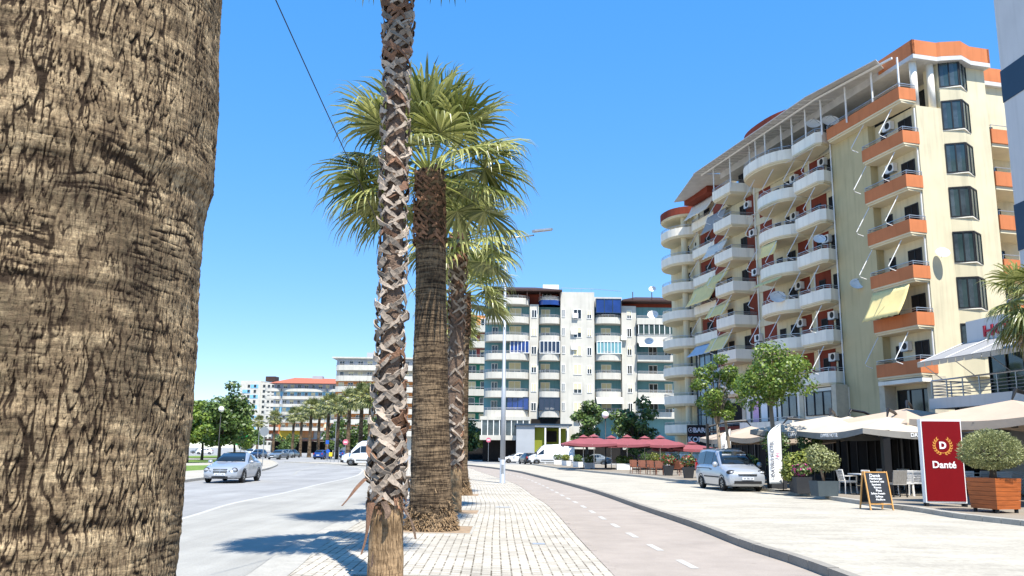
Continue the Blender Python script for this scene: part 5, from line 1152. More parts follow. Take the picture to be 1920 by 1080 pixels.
for x, y, hd, pt_, lb in ((522, 861.5, -100, 'grey_paint', 'grey saloon car driving towards the camera behind the silver saloon'), (925, 862, 180, 'black_paint', 'black saloon car parked left of the street lamp'), (967, 868.5, 200, 'white_paint', 'white car parked between black hatchback and white van'), (1112, 873, 170, 'grey_paint', 'dark car parked behind the planters under the red parasols')):
    q = G(x, y, ZR); car(lb, 'car', 'saloon_car', (q.x, q.y, ZR), R_(hd), SEDAN, pt_, (1.42, -1.38), .325, SG, SL)
VANL = [(2.20, .62, .36, .66, .72, .5), (2.12, .82, .24, .74, .84, .66), (1.85, .88, .20, .86, .96, .74), (1.30, .895, .19, 1.00, 1.08, .80), (1.08, .895, .19, 1.05, 1.13, .80), (.30, .895, .19, 1.08, 1.70, .66), (-.2, .895, .19, 1.08, 1.80, .66), (-1.2, .895, .19, 1.08, 1.83, .67), (-2.2, .895, .20, 1.06, 1.80, .66), (-2.42, .88, .26, 1.03, 1.66, .66), (-2.46, .84, .34, .98, 1.3, .72)]
VG = dict(side=[(4.25, 5.75, .10, .08, .30, .88, 'f'), (5.85, 7.0, .08, .08, .88, .90, 'm'), (7.06, 8.4, .08, .08, .90, .88, 'r')], front=((1.06, 1.14, .76), (.36, 1.68, .62)), rear=((-2.46, 1.15, .66), (-2.42, 1.60, .58)))
VL = both([('headlight', 'lamp_glass', 'ell', (2.03, .68, .82), (.13, .17, .075)), ('headlight_surround', 'black_plastic', 'ell', (1.99, .69, .82), (.15, .22, .105)), ('side_mirror', 'silver_paint', 'ell', (.95, 1.05, 1.14), (.10, .13, .13)), ('door_handle', 'black_plastic', 'box', -.25, -.05, .885, .915, .90, .94), ('rub_strip', 'black_plastic', 'box', -1.1, .95, .885, .905, .56, .62), ('fog_lamp', 'lamp_glass', 'ell', (2.13, .62, .40), (.06, .08, .06)), ('sliding_rail', 'black_plastic', 'box', -2.2, -.3, .875, .90, .94, .97), ('tail_lamp', 'tail_red', 'box', -2.47, -2.36, .76, .90, .85, 1.2)]) + \
     [('grille', 'black_plastic', 'plate', (2.225, -.42, .70), (2.225, .42, .70), (2.12, .44, .80), (2.12, -.44, .80), .012), ('lower_grille', 'black_plastic', 'box', 2.12, 2.235, -.62, .62, .34, .46), ('number_plate', 'plate', 'box', 2.225, 2.25, -.27, .27, .51, .62), ('roof_rail', 'black_plastic', 'box', -2.0, -.2, .58, .62, 1.83, 1.88), ('roof_rail', 'black_plastic', 'box', -2.0, -.2, -.62, -.58, 1.83, 1.88)]
def van_extra(t):
    g = MB(); g.bar((2.235, -.42, .75), (2.235, .42, .75), .014, .03); g.build('grille_bar', 'alloy', t)
    text('AA 582 LM', .09, 'text_dark', t, (2.253, 0, .565), (PI / 2, 0, PI / 2), .002, .001)
    for s_ in (-1, 1):
        g = MB(); g.box(.48, .52, s_ * .35 - .22, s_ * .35 + .22, 1.52, 1.62); o = g.build('sun_visor', 'plate', t); o.location = (.05, 0, -.02)
q = G(1366, 918, ZP)
pv = car('silver passenger van parked at the kerb in front of the tan parasol', 'van', 'passenger_van', (q.x + .06, q.y - .15, ZP), R_(-84), VANL, 'silver_paint', (1.32, -1.60), .325, VG, VL, extra=van_extra)
pv.scale = (.92, .93, .95)
HATCH = [(1.95, .62, .32, .58, .66, .5), (1.86, .80, .22, .66, .74, .64), (1.5, .85, .19, .80, .88, .72), (.95, .86, .19, .93, .99, .76), (.78, .86, .19, .96, 1.02, .76), (.12, .86, .19, .98, 1.42, .60), (-.5, .86, .19, .99, 1.48, .60), (-1.35, .86, .19, 1.0, 1.44, .58), (-1.78, .85, .22, 1.0, 1.08, .68), (-1.92, .80, .32, .80, .90, .66)]
HG = dict(side=[(4.25, 5.9, .12, .12, .50, .88, 'f'), (6.0, 7.0, .12, .16, .88, .80, 'r')], front=((.75, 1.02, .70), (.16, 1.40, .56)), rear=((-1.75, 1.10, .62), (-1.4, 1.41, .52)))
HL = both([('headlight', 'lamp_glass', 'ell', (1.80, .62, .68), (.12, .14, .08)), ('side_mirror', 'black_paint', 'ell', (.62, .97, 1.02), (.09, .11, .08)), ('tail_lamp', 'tail_red', 'box', -1.93, -1.74, .60, .80, .78, 1.02), ('door_handle', 'alloy', 'box', -.35, -.15, .85, .88, .84, .87)]) + [('grille', 'black_plastic', 'box', 1.92, 1.965, -.4, .4, .42, .58), ('number_plate', 'plate', 'box', -1.955, -1.91, -.26, .26, .62, .74), ('number_plate', 'plate', 'box', 1.96, 1.98, -.26, .26, .34, .44), ('rear_bumper', 'black_plastic', 'box', -1.97, -1.8, -.78, .78, .26, .42)]
for x, y, hd, pt_, lb in ((990, 870.5, 105, 'black_paint', 'small black hatchback seen from behind beside the street lamp'), (549, 858, 84, 'black_paint', 'black hatchback driving away in front of the yellow shop panels'), (605, 861.5, 78, 'blue_paint', 'dark blue hatchback driving away towards the far palms'), (484, 859.5, -96, 'navy_paint', 'dark blue car just behind the roof of the silver saloon'), (470, 856, -96, 'white_paint', 'white car in the queue behind the silver saloon'), (383, 852, 190, 'white_paint', 'white car parked beyond the island trees'), (371, 850.5, 200, 'grey_paint', 'grey car parked beside the giant trunk beyond the lawn'), (642, 859, 80, 'blue_paint', 'blue car behind the blue road signs'), (535, 858.5, -98, 'grey_paint', 'grey car following the grey saloon')):
    q = G(x, y, ZR); car(lb, 'car', 'hatchback_car', (q.x, q.y, ZR), R_(hd), HATCH, pt_, (1.22, -1.25), .30, HG, HL)
BUS = [(3.0, .70, .45, .80, .90, .6), (2.9, .92, .30, .95, 1.05, .78), (2.45, .98, .26, 1.12, 1.24, .86), (2.15, .99, .26, 1.20, 1.32, .88), (1.35, .99, .26, 1.25, 2.25, .80), (.9, .99, .26, 1.26, 2.52, .80), (-.8, .99, .26, 1.26, 2.6, .80), (-2.7, .99, .26, 1.26, 2.58, .80), (-2.95, .97, .34, 1.24, 2.45, .80)]
BG = dict(front=((2.12, 1.33, .84), (1.42, 2.2, .74)))
BL = both([('headlight', 'lamp_glass', 'plate', (2.96, .58, .82), (2.80, .94, .86), (2.62, .95, 1.10), (2.86, .66, 1.0), .03), ('side_mirror', 'black_plastic', 'ell', (2.0, 1.12, 1.45), (.09, .12, .2)), ('bumper', 'black_plastic', 'box', 2.7, 3.03, .3, .93, .34, .58), ('sill_strip', 'black_plastic', 'box', -2.6, 1.4, .975, 1.0, .55, .64)]) + [('grille', 'black_plastic', 'box', 2.93, 3.0, -.5, .5, .70, .86), ('number_plate', 'plate', 'box', 3.0, 3.05, -.27, .27, .42, .54)]
def roofbox(t):
    g = MB(); g.box(-1.6, .3, -.6, .6, 2.62, 2.80); g.build('roof_unit', 'white_paint', t); g = MB(); g.tube([(.2, .3, 2.7), (.1, .3, 3.25)], [.1, .03], 5); g.build('antenna', 'white_paint', t)
q = G(694, 874, ZR)
car('white minibus with dark side windows beside the nearest slender palm', 'minibus', 'minibus', (q.x, q.y + .8, ZR), R_(176), BUS, 'white_paint', (1.95, -1.75), .36, dict(BG, side=[(3.3, 4.75, .06, .06, .2, .62, 'f'), (4.85, 6.2, .08, .08, .62, .62, 'm'), (6.25, 7.3, .08, .08, .62, .62, 'r')]), BL, extra=roofbox)
q = D(1034, 845, 112)
car('white panel van parked facing left in front of the grey pavilion', 'van', 'panel_van', (q.x, q.y + .8, ZR), R_(183), BUS, 'white_paint', (1.95, -1.75), .36, dict(BG, side=[(3.3, 4.75, .06, .06, .2, .62, 'f')]), BL)
q = G(884, 860.5, ZR)
car('silver minibus parked under the red shop sign behind the palms', 'minibus', 'minibus', (q.x, q.y, ZR), R_(0), [(s_[0] * .85, s_[1], s_[2], s_[3] * .82, s_[4] * .78, s_[5]) for s_ in BUS], 'silver_paint', (1.65, -1.5), .33, dict(front=((1.80, 1.06, .80), (1.2, 1.72, .72)), side=[(3.3, 4.75, .1, .1, .2, .7, 'f'), (4.85, 7.2, .1, .1, .74, .74, 'm')]), [])

# ================================================================ STREET FURNITURE AND TERRACES
# --- tall street lamp with two arms
q = G(942, 906, ZS); t = thing('street_lamp', 'tall grey street lamp with two arms on the block pavement', 'street lamp', (q.x, q.y, ZS))
mb = MB(); mb.lathe([(.20, 0), (.20, .03), (.145, .04), (.14, 1.2)], 16); mb.tube([(0, 0, 1.2), (0, 0, 5), (0, 0, 5.02), (0, 0, 13.2)], [.14, .115, .10, .05], 14); mb.build('pole', 'pole_grey', t, True)
mb = MB(); mb.box(-.06, .06, -.147, -.13, .5, .95); mb.build('access_door', 'metal', t)
for sg in (1, -1):
    mb = MB(); mb.tube([(0, 0, 13.1), (sg * .5, 0, 13.14), (sg * 1.55, 0, 13.28)], [.05, .045, .04], 8); a = mb.build('arm', 'metal', t, True)
    mb = MB(); mb.prism([(sg * 1.45, -.08), (sg * 1.6, -.17), (sg * 2.5, -.14), (sg * 2.6, 0), (sg * 2.5, .14), (sg * 1.6, .17), (sg * 1.45, .08)][::sg], 0, .10); h = mb.build('lamp_head', 'metal', a); h.location = (0, 0, 13.27); h.rotation_euler = (0, -sg * .12, 0)
# --- overhead cable
a, b = D(490, -60, 8.5), D(792, 580, 17.55); mb = MB(); mb.tube([a.lerp(b, k / 24) - Vector((0, 0, .10 * math.sin(PI * k / 24))) for k in range(25)], .007, 5); tag(mb.build('overhead_cable', 'black_metal'), 'thin black overhead cable running down to the stout palm', 'cable')
# --- globe lamps
def globe_lamp(px_, ytop, Y, z0, label, r=.24):
    q = D(px_, ytop, Y); t = thing('globe_lamp', label, 'lamp post', (q.x, Y, z0)); H_ = q.z - z0
    mb = MB(); mb.lathe([(.10, 0), (.10, .5), (.05, .6), (.045, H_ - r)], 10); mb.build('pole', 'black_metal', t, True)
    mb = MB(); mb.lathe([(max(.01, r * math.sin(PI * k / 10)), H_ - r * math.cos(PI * k / 10)) for k in range(11)], 16); mb.build('globe', 'sign_white', t, True)
globe_lamp(415, 767, 92, ZR + .12, 'black lamp post with white globe in front of the island trees', .30); globe_lamp(1135, 778, 78, ZT, 'black lamp post with white globe behind the red parasols', .32)
# --- road signs
def road_sign(px_, yb, yt, Y, label, kind, face, r=.33, pole='metal'):
    q = D(px_, yt, Y); t = thing('road_sign', label, 'road sign', (q.x, Y, ZR)); H_ = q.z - ZR
    mb = MB(); mb.tube([(0, 0, 0), (0, 0, H_ + r)], .035, 8); mb.build('pole', pole, t)
    f = MB(); f.M = Matrix.Translation((0, -.045, H_)) @ Matrix.Rotation(PI / 2, 4, 'X')
    if kind == 'round': f.lathe([(r, -.008), (r, .008)], 24)
    else: f.box(-r, r, -r * 1.15, r * 1.15, -.008, .008)
    o = f.build('sign_face', face, t); return o, H_, t
M['sign_back'] = pm('grey_sign_back', (.20, .22, .24), .06, 2, .5); M['sign_faded'] = pm('faded_red_sign', (.55, .14, .20), .1, 3, .5); M['sign_blue'] = pm('blue_sign_face', (.02, .10, .45), .06, 3, .4); M['sign_yellow'] = pm('yellow_sign_face', (.75, .55, .03), .06, 3, .4); M['sign_green'] = pm('green_sign_face', (.02, .36, .09), .06, 3, .4); M['shop_red'] = pm('red_shop_sign', (.20, .012, .018), .1, 2, .5)
road_sign(496, 876, 809, 76, 'grey back of a round sign on a thin pole beside the silver saloon', 'round', 'sign_back', .40)
o, H_, t = road_sign(648, 861, 829, 112, 'faded red round sign in front of the bushes beside the white minibus', 'round', 'sign_faded', .36); mb = MB(); mb.box(-.22, .22, -.062, -.055, H_ - .06, H_ + .06); mb.build('sign_bar', 'text_white', o)
o, H_, t = road_sign(916, 862, 825, 130, 'faded red round sign with a white bar left of the street lamp', 'round', 'sign_faded', .36); mb = MB(); mb.box(-.22, .22, -.062, -.055, H_ - .06, H_ + .06); mb.build('sign_bar', 'text_white', o)
road_sign(615, 861, 846, 122, 'blue round sign low on its pole behind the dark blue hatchback', 'round', 'sign_blue', .28)
road_sign(614, 861, 829, 126, 'small blue square sign above the round blue one', 'square', 'sign_blue', .24)
road_sign(620, 861, 852, 112, 'yellow square marker sign in front of the dark blue hatchback', 'square', 'sign_yellow', .22)
q = D(452, 831, 165); t = thing('shop_sign', 'bright green shop sign on a post beyond the parked cars', 'sign', (q.x, 165, ZR)); mb = MB(); mb.box(-1.3, 1.3, -.1, .1, 2.2, 4.0); mb.build('sign_box', 'sign_green', t); mb = MB(); mb.tube([(0, 0, 0), (0, 0, 2.2)], .08, 6); mb.build('post', 'metal', t)
q = D(884, 829, 154); t = thing('shop_sign', 'dark red shop sign board behind the silver minibus', 'sign', (q.x, 154, ZR)); mb = MB(); mb.box(-2.3, 2.3, -.1, .1, 2.3, 4.2); mb.build('sign_board', 'shop_red', t); mb = MB(); mb.box(-2.2, -2.0, -.05, .05, 0, 2.3); mb.box(2.0, 2.2, -.05, .05, 0, 2.3); mb.build('post', 'black_metal', t)
q = G(684, 880, ZS); t = thing('bollard', 'short black bollard at the bend of the road edge', 'bollard', (q.x + .2, q.y, ZS)); mb = MB(); mb.lathe([(.10, 0), (.10, .7), (.07, .8), (.0, .84)], 12); mb.build('post', 'black_metal', t, True); mb = MB(); mb.lathe([(.103, .5), (.103, .62)], 12); mb.build('reflector', 'sign_white', t)
for px_, Y, H_, lb in ((628, 118, 5.2, 'thin grey post beside the blue signs'), (636, 108, 1.9, 'short grey post right of the blue signs'), (484, 132, 4.8, 'thin grey post left of the far palms')):
    q = D(px_, 840, Y); t = thing('sign_post', lb, 'post', (q.x, Y, ZR)); mb = MB(); mb.tube([(0, 0, 0), (0, 0, H_)], .05, 6); mb.build('pole', 'metal', t); mb = MB(); mb.lathe([(.09, 0), (.09, .04)], 8); mb.build('base', 'metal', t)

# --- parasols
def parasol(name, label, loc, size, ze, za, mat, pole, rz=0, vent=True, val=.22, txt=None, group=None, mast=None, polemat='white_metal', sag=.10, valmat=None):
    t = thing(name, label, 'parasol', loc, rz, group); h = size / 2; base = loc[2]; ze -= base; za -= base
    def roofpt(a, b, f):   # f 0 at the apex, 1 at the rim
        p = Vector((a, b, 0)) * f; s = max(abs(a), abs(b)); return Vector((p.x, p.y, za + (ze - za) * f - sag * math.sin(PI * f) * 1.0))
    def canopy(hh, n=8, rows=6, f0=0):
        mb = MB(); ring = []
        cs = [(-1, -1), (1, -1), (1, 1), (-1, 1)]
        for i in range(4):
            a, b = cs[i], cs[(i + 1) % 4]
            for k in range(n): ring.append(((a[0] + (b[0] - a[0]) * k / n) * hh, (a[1] + (b[1] - a[1]) * k / n) * hh, math.sin(PI * k / n)))
        N = len(ring); vs = [(0, 0, za)]; fs = []
        for r in range(1, rows + 1):
            f = r / rows
            for (x, y, e) in ring:
                z = za + (ze - za) * f - sag * e * f * .9
                vs.append((x * f * (1 - .035 * e * f), y * f * (1 - .035 * e * f), z))
        for k in range(N): fs.append((0, 1 + k, 1 + (k + 1) % N))
        for r in range(rows - 1):
            for k in range(N): a = 1 + r * N; fs.append((a + k, a + N + k, a + N + (k + 1) % N, a + (k + 1) % N))
        b0 = len(vs); a0 = 1 + (rows - 1) * N
        for k in range(N): x, y, z = vs[a0 + k]; e = ring[k][2]; vs.append((x * 1.005, y * 1.005, z - val * (.75 + .25 * e) ))
        vf = [(a0 + k, b0 + k, b0 + (k + 1) % N, a0 + (k + 1) % N) for k in range(N)]
        if valmat:
            v2 = MB(); ids = list(range(a0, a0 + N)) + list(range(b0, b0 + N)); mp_ = {i: j for j, i in enumerate(ids)}
            v2.add([vs[i] for i in ids], [tuple(mp_[i] for i in f) for f in vf]); mb.add(vs[:b0], fs); mb.v2 = v2
        else: mb.add(vs, fs + vf)
        return mb
    cm = canopy(h); o = cm.build('canopy', mat, t)
    if valmat: vo = cm.v2.build('valance', valmat, o); md = vo.modifiers.new('t', 'SOLIDIFY'); md.thickness = .010
    md = o.modifiers.new('t', 'SOLIDIFY'); md.thickness = .012
    if vent:
        s0, s1, s2 = za, ze, val; zz = za; mb = MB(); hh = h * .22
        mb.add([(-hh, -hh, za - (za - ze) * .22 + .10), (hh, -hh, za - (za - ze) * .22 + .10), (hh, hh, za - (za - ze) * .22 + .10), (-hh, hh, za - (za - ze) * .22 + .10), (0, 0, za + .20)], [(0, 1, 4), (1, 2, 4), (2, 3, 4), (3, 0, 4), (3, 2, 1, 0)]); mb.build('vent_cap', mat, o)
    r = MB()
    for sx, sy in ((-1, -1), (1, -1), (1, 1), (-1, 1), (0, -1), (0, 1), (1, 0), (-1, 0)): r.tube([(0, 0, za - .06), (sx * h * .97, sy * h * .97, ze - .04 - (sag if 0 in (sx, sy) else 0))], .018, 4); r.tube([(0, 0, za - .75), (sx * h * .5, sy * h * .5, (za + ze) / 2 - .1)], .015, 4)
    r.lathe([(.10, za - .85), (.10, za - .72)], 8); r.build('ribs', polemat if not mast else 'black_metal', t)
    if pole: p = MB(); p.tube([(0, 0, 0), (0, 0, za)], .035, 8); p.build('pole', polemat, t); b = MB(); b.box(-.3, .3, -.3, .3, 0, .07); b.build('base', 'planter_dark', t)
    if mast:
        mx, my = mast; p = MB(); p.box(mx - .07, mx + .07, my - .07, my + .07, 0, za + .12); p.build('mast', 'black_metal', t)
        p = MB(); m_ = Vector((mx, my, za - .05)); pk = Vector((mx * .10, my * .10, za + .32)); p.tube([m_, m_.lerp(pk, .5) + Vector((0, 0, .10)), pk, (0, 0, za + .02)], [.06, .065, .07, .03], 6); p.build('arm', 'black_metal', t)
        p = MB(); p.box(mx - .5, mx + .5, my - .5, my + .5, 0, .10); p.build('base', 'planter_dark', t)
    if txt:
        s_, mt, sz = txt; text(s_, sz, mt, o, (0, -h * .972 - .012, ze - sag * .75 - val * .48), (PI / 2, 0, 0), .004, .004)
        if abs(rz) > .05: text(s_, sz, mt, o, (-h * .972 - .012, 0, ze - sag * .75 - val * .48), (PI / 2, 0, -PI / 2), .004, .004)
    return t
rl = ['red parasol at the left end of the front row, overlapping another', 'red parasol second from the left in the front row', 'red parasol third from the left in the front row', 'red parasol at the right end of the front row beside the bar sign', 'red parasol at the left end of the back row', 'red parasol second in the back row, behind the front peaks', 'red parasol third in the back row, between two front peaks', 'red parasol at the right end of the back row near the bar sign']
for i, (px_, Y) in enumerate(((1114, 72.5), (1176, 73), (1238, 73.5), (1297, 74), (1094, 76), (1146, 77), (1209, 77), (1272, 77.5))):
    q = D(px_, 845, Y)
    parasol('red_parasol', rl[i], (q.x, Y, ZT), 3.7 if i else 4.0, 2.0 if i in (3, 7) else 2.3, 2.4 if i in (3, 7) else 2.88, 'pink_cloth', True, R_(-10 + i * 3), group='faded red parasols of the corner cafe')
CG = 'cream and tan parasols of the restaurant terrace'
def cp(px_, yap, Y, size, za, ze, mat, label, rz, mast, txt=None):
    q = D(px_, yap, Y); return parasol('terrace_parasol', label, (q.x, Y, ZT), size, ze, za, mat, False, R_(rz), False, .26, txt, CG, mast, sag=.14, valmat='valance_grey' if mat == 'cream_cloth' else None)
cp(1898, 750, 26.6, 4.2, 3.34, 2.76, 'tan_cloth', 'large tan parasol above the clipped olive tree', 28, (3.0, .6)); cp(1905, 750, 32.2, 4.4, 3.5, 2.85, 'cream_cloth', 'cream parasol behind the large tan one at the right edge', 10, (2.6, .4))
cp(1700, 768, 37.0, 6.0, 3.6, 2.85, 'tan_cloth', 'wide tan parasol behind the red restaurant sign', 20, (2.4, 2.0)); cp(1664, 790, 34.6, 5.2, 3.12, 2.58, 'cream_cloth', 'cream parasol with hotel lettering on its front edge, over the menu board', 8, (2.0, 2.2), ('DAVRIS HOTEL', 'text_white', .20))
cp(1556, 783, 38.5, 5.0, 3.3, 2.66, 'cream_cloth', 'cream parasol with a grey lettered edge above the planters', 42, (2.6, 1.0), ('DAVRIS HOTEL', 'text_white', .20)); cp(1590, 775, 43, 4.4, 3.5, 2.75, 'cream_cloth', 'small looking cream parasol behind the others, below the stone pier', 15, (2.2, .6))
cp(1468, 803, 44.5, 4.3, 3.1, 2.5, 'tan_cloth', 'tan parasol behind the tall white feather flag', 12, (2.6, -.4)); cp(1408, 805, 49.5, 4.6, 3.15, 2.5, 'tan_cloth', 'tan parasol above the silver van', 5, (-2.4, .5))
q = G(1661, 934, ZT); t = thing('terrace_post', 'thick black post under the cream parasol beside the menu board', 'post', (D(1661, 845, 32.0).x, 32.0, ZT)); mb = MB(); mb.box(-.13, .13, -.13, .13, 0, 2.35); mb.build('post', 'black_metal', t); mb = MB(); mb.box(-.25, .25, -.25, .25, 0, .05); mb.build('base', 'black_metal', t)

# --- the dark restaurant rooms under the buildings
t = thing('restaurant_pavilion', 'dark glazed restaurant front in the shade behind the terrace parasols', 'restaurant', (19.6, 37, ZT), R_(9))
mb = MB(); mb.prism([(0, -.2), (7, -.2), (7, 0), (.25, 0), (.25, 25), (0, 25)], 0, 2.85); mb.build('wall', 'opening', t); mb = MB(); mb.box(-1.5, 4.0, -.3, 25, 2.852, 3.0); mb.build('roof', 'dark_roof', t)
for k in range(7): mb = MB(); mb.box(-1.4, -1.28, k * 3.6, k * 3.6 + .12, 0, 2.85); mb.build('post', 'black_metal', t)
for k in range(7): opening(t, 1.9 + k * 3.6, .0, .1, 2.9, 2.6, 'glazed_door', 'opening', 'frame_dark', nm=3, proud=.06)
mb = MB(); mb.box(2.9, 3.18, -24, -1, .02, 3.5); mb.build('ground_floor_glazing', 'opening', Hh)
for k in range(5): mb = MB(); mb.box(.25, .37, -1 - k * 4.4, -.88 - k * 4.4, .2, 3.54); mb.build('ground_floor_post', 'black_metal', Hh)

# --- red restaurant sign
q = G(1737, 949, ZT); q2 = G(1803, 951, ZT); sx = (q.x + q2.x) / 2 + .10; sy = q.y - .15
t = thing('restaurant_sign', 'tall dark red restaurant sign with gold laurel and white lettering', 'sign', (sx, sy, ZT), R_(-4)); sw, sh = .54, 2.42
mb = MB(); mb.box(-sw - .03, sw + .03, 0, .24, .10, sh + .06); mb.build('sign_body', 'sign_white', t)
mb = MB(); mb.box(-sw, sw, -.02, -.001, .15, sh); f = mb.build('sign_face', 'sign_red', t)
mb = MB(); mb.box(-.56, -.50, -.03, .05, 0, .099); mb.box(.50, .56, -.03, .05, 0, .099); mb.box(-.56, -.50, .16, .24, 0, .099); mb.box(.50, .56, .16, .24, 0, .099); mb.build('foot', 'black_metal', t)
g = MB(); cz = 1.72
for k in range(40):
    a = R_(-235 + 290 * k / 40) ; b = R_(-235 + 290 * (k + 1) / 40)
    g.plate((math.cos(a) * .20, -.022, cz + math.sin(a) * .20), (math.cos(b) * .20, -.022, cz + math.sin(b) * .20), (math.cos(b) * .215, -.022, cz + math.sin(b) * .215), (math.cos(a) * .215, -.022, cz + math.sin(a) * .215), .003)
for sg in (-1, 1):
    for k in range(8):
        a = R_(-70 + k * 17.5) if sg > 0 else PI - R_(-70 + k * 17.5)
        for ro, tl in ((.265, .55), (.225, -.55)):
            c = Vector((math.cos(a) * ro, -.024, cz + math.sin(a) * ro)); d = Vector((math.cos(a + sg * (PI / 2 - tl)), 0, math.sin(a + sg * (PI / 2 - tl)))); n_ = Vector((-d.z, 0, d.x)); L = .046
            g.plate(c - d * L, c + n_ * .017, c + d * L, c - n_ * .017, .003)
g.build('laurel', 'gold', f)
text('D', .27, 'text_white', f, (0, -.026, cz), (PI / 2, 0, 0), .004, .010); text('Danté', .27, 'text_white', f, (.0, -.026, 1.17), (PI / 2, 0, 0), .004, .006)
# --- A-frame menu board
q = G(1620, 955, ZP); q2 = G(1668, 957, ZP)
t = thing('menu_board', 'wooden A-frame menu board with white chalk writing at the terrace kerb', 'sign', ((q.x + q2.x) / 2 + .05, q.y - .05, ZP), R_(6)); hw = .34
def aframe(sg, nm_):
    mb = MB(); top = Vector((0, sg * .04, 1.08)); lo = sg * .30
    for x in (-hw, hw): mb.bar((x, lo, 0), (x, top.y, 1.08), .05, .03)
    mb.bar((-hw, top.y, 1.06), (hw, top.y, 1.06), .05, .03); mb.bar((-hw, lo * .86 + .0, .17), (hw, lo * .86, .17), .06, .03); o = mb.build(nm_, 'wood_tan', t)
    b = MB(); y0 = lo * .85 + .006 * sg; y1 = top.y + .0 + .006 * sg
    b.plate((-hw + .03, y0, .2), (hw - .03, y0, .2), (hw - .03, y1, 1.04), (-hw + .03, y1, 1.04), .012); b.build('blackboard', 'board', o); return o, y0, y1
o, y0, y1 = aframe(-1, 'front_leaf'); aframe(1, 'back_leaf')
tilt = math.atan2(y1 - y0, .84)
for k, (s_, sz) in enumerate((('Danté', .13), ('Hamburger', .085), ('Sandwich club', .075), ('Spaghetti', .075), ('Risotto', .075), ('Pizza', .09), ('Sallate frutash', .075), ('Sufllaqe', .075), ('Akullore', .08))):
    z = .96 - k * .083; text(s_, sz, 'text_white', o, (-.04 + .02 * (k % 3), y0 + (y1 - y0) * (z - .2) / .84 - .016, z), (PI / 2 - tilt, 0, R_(0)), .002, .001, 'chalk_line', 1.0)
# --- feather flags
def flag(px_, yb, z0, H_, label, Y=None, yaw=10):
    q = G(px_, yb, z0) if Y is None else D(px_, 845, Y); t = thing('feather_flag', label, 'flag', (q.x, q.y, z0), R_(yaw))
    p = MB(); p.tube([(.27, .0, 0), (.29, 0, H_ * .6), (.28, 0, H_)], [.02, .015, .01], 6); p.box(.0, .5, -.18, .18, 0, .05); p.build('pole', 'black_metal', t)
    mb = MB(); n = 24; m = 6; vs = []; fs = []
    for i in range(n + 1):
        s = i / n; z = .28 + (H_ - .28) * s; xl = -.30 + .02 * math.sin(s * 5); xr = .27
        if s > .74: xl += .57 * ((s - .74) / .26) ** 2.2
        for k in range(m + 1): vs.append((xl + (xr - xl) * k / m, .035 * math.sin(k * 1.1 + s * 4) * (1 - k / m), z))
    for i in range(n):
        for k in range(m): fs.append((i * (m + 1) + k, i * (m + 1) + k + 1, (i + 1) * (m + 1) + k + 1, (i + 1) * (m + 1) + k))
    mb.add(vs, fs); c = mb.build('cloth', 'sign_white', t, True); md = c.modifiers.new('t', 'SOLIDIFY'); md.thickness = .006; md.offset = 0
    text('DAVRIS HOTEL', .21, 'text_dark', c, (-.15, -.055, 1.25), (PI / 2, -PI / 2, 0), .002, .001); text('H', .26, 'text_pink', c, (.08, -.052, 1.38), (PI / 2, -PI / 2, 0), .002, .001)
flag(1457, 921, ZT, 2.62, 'tall white feather flag with vertical hotel lettering beside the silver van'); flag(1362, 0, ZT, 2.75, 'white feather flag showing only its top above the silver van', 47)
# --- bar sign
q = D(1311, 816, 82); t = thing('bar_sign', 'black bar sign with two white lines of lettering and round emblems', 'sign', (q.x, 82, ZT)); mb = MB(); mb.box(-1.1, 1.1, 0, .3, q.z - ZT - .95, q.z - ZT + .95); mb.build('sign_box', 'black_metal', t)
mb = MB(); mb.box(-.9, -.75, .05, .25, 0, q.z - ZT - .952); mb.box(.75, .9, .05, .25, 0, q.z - ZT - .952); mb.build('post', 'black_metal', t); zc = q.z - ZT
text('BAR', .62, 'text_white', t, (0, -.012, zc + .45), ext=.01, bold=.02); text('KONDI', .66, 'text_white', t, (0, -.012, zc - .42), ext=.01, bold=.02)
mb = MB(); mb.box(-.95, .95, -.02, -.001, zc + .0, zc + .04); mb.build('red_rule', 'shop_red', t)
for sg in (-1, 1):
    mb = MB()
    for k in range(20): a, b = 2 * PI * k / 20, 2 * PI * (k + 1) / 20; mb.plate(*[(sg * .80 + math.cos(x) * r_, -.012, zc + .48 + math.sin(x) * r_) for x, r_ in ((a, .20), (b, .20), (b, .235), (a, .235))], .006)
    mb.plate((sg * .8 - .08, -.012, zc + .38), (sg * .8 + .08, -.012, zc + .38), (sg * .8 + .02, -.012, zc + .60), (sg * .8 - .02, -.012, zc + .60), .006); mb.build('emblem', 'text_white', t)

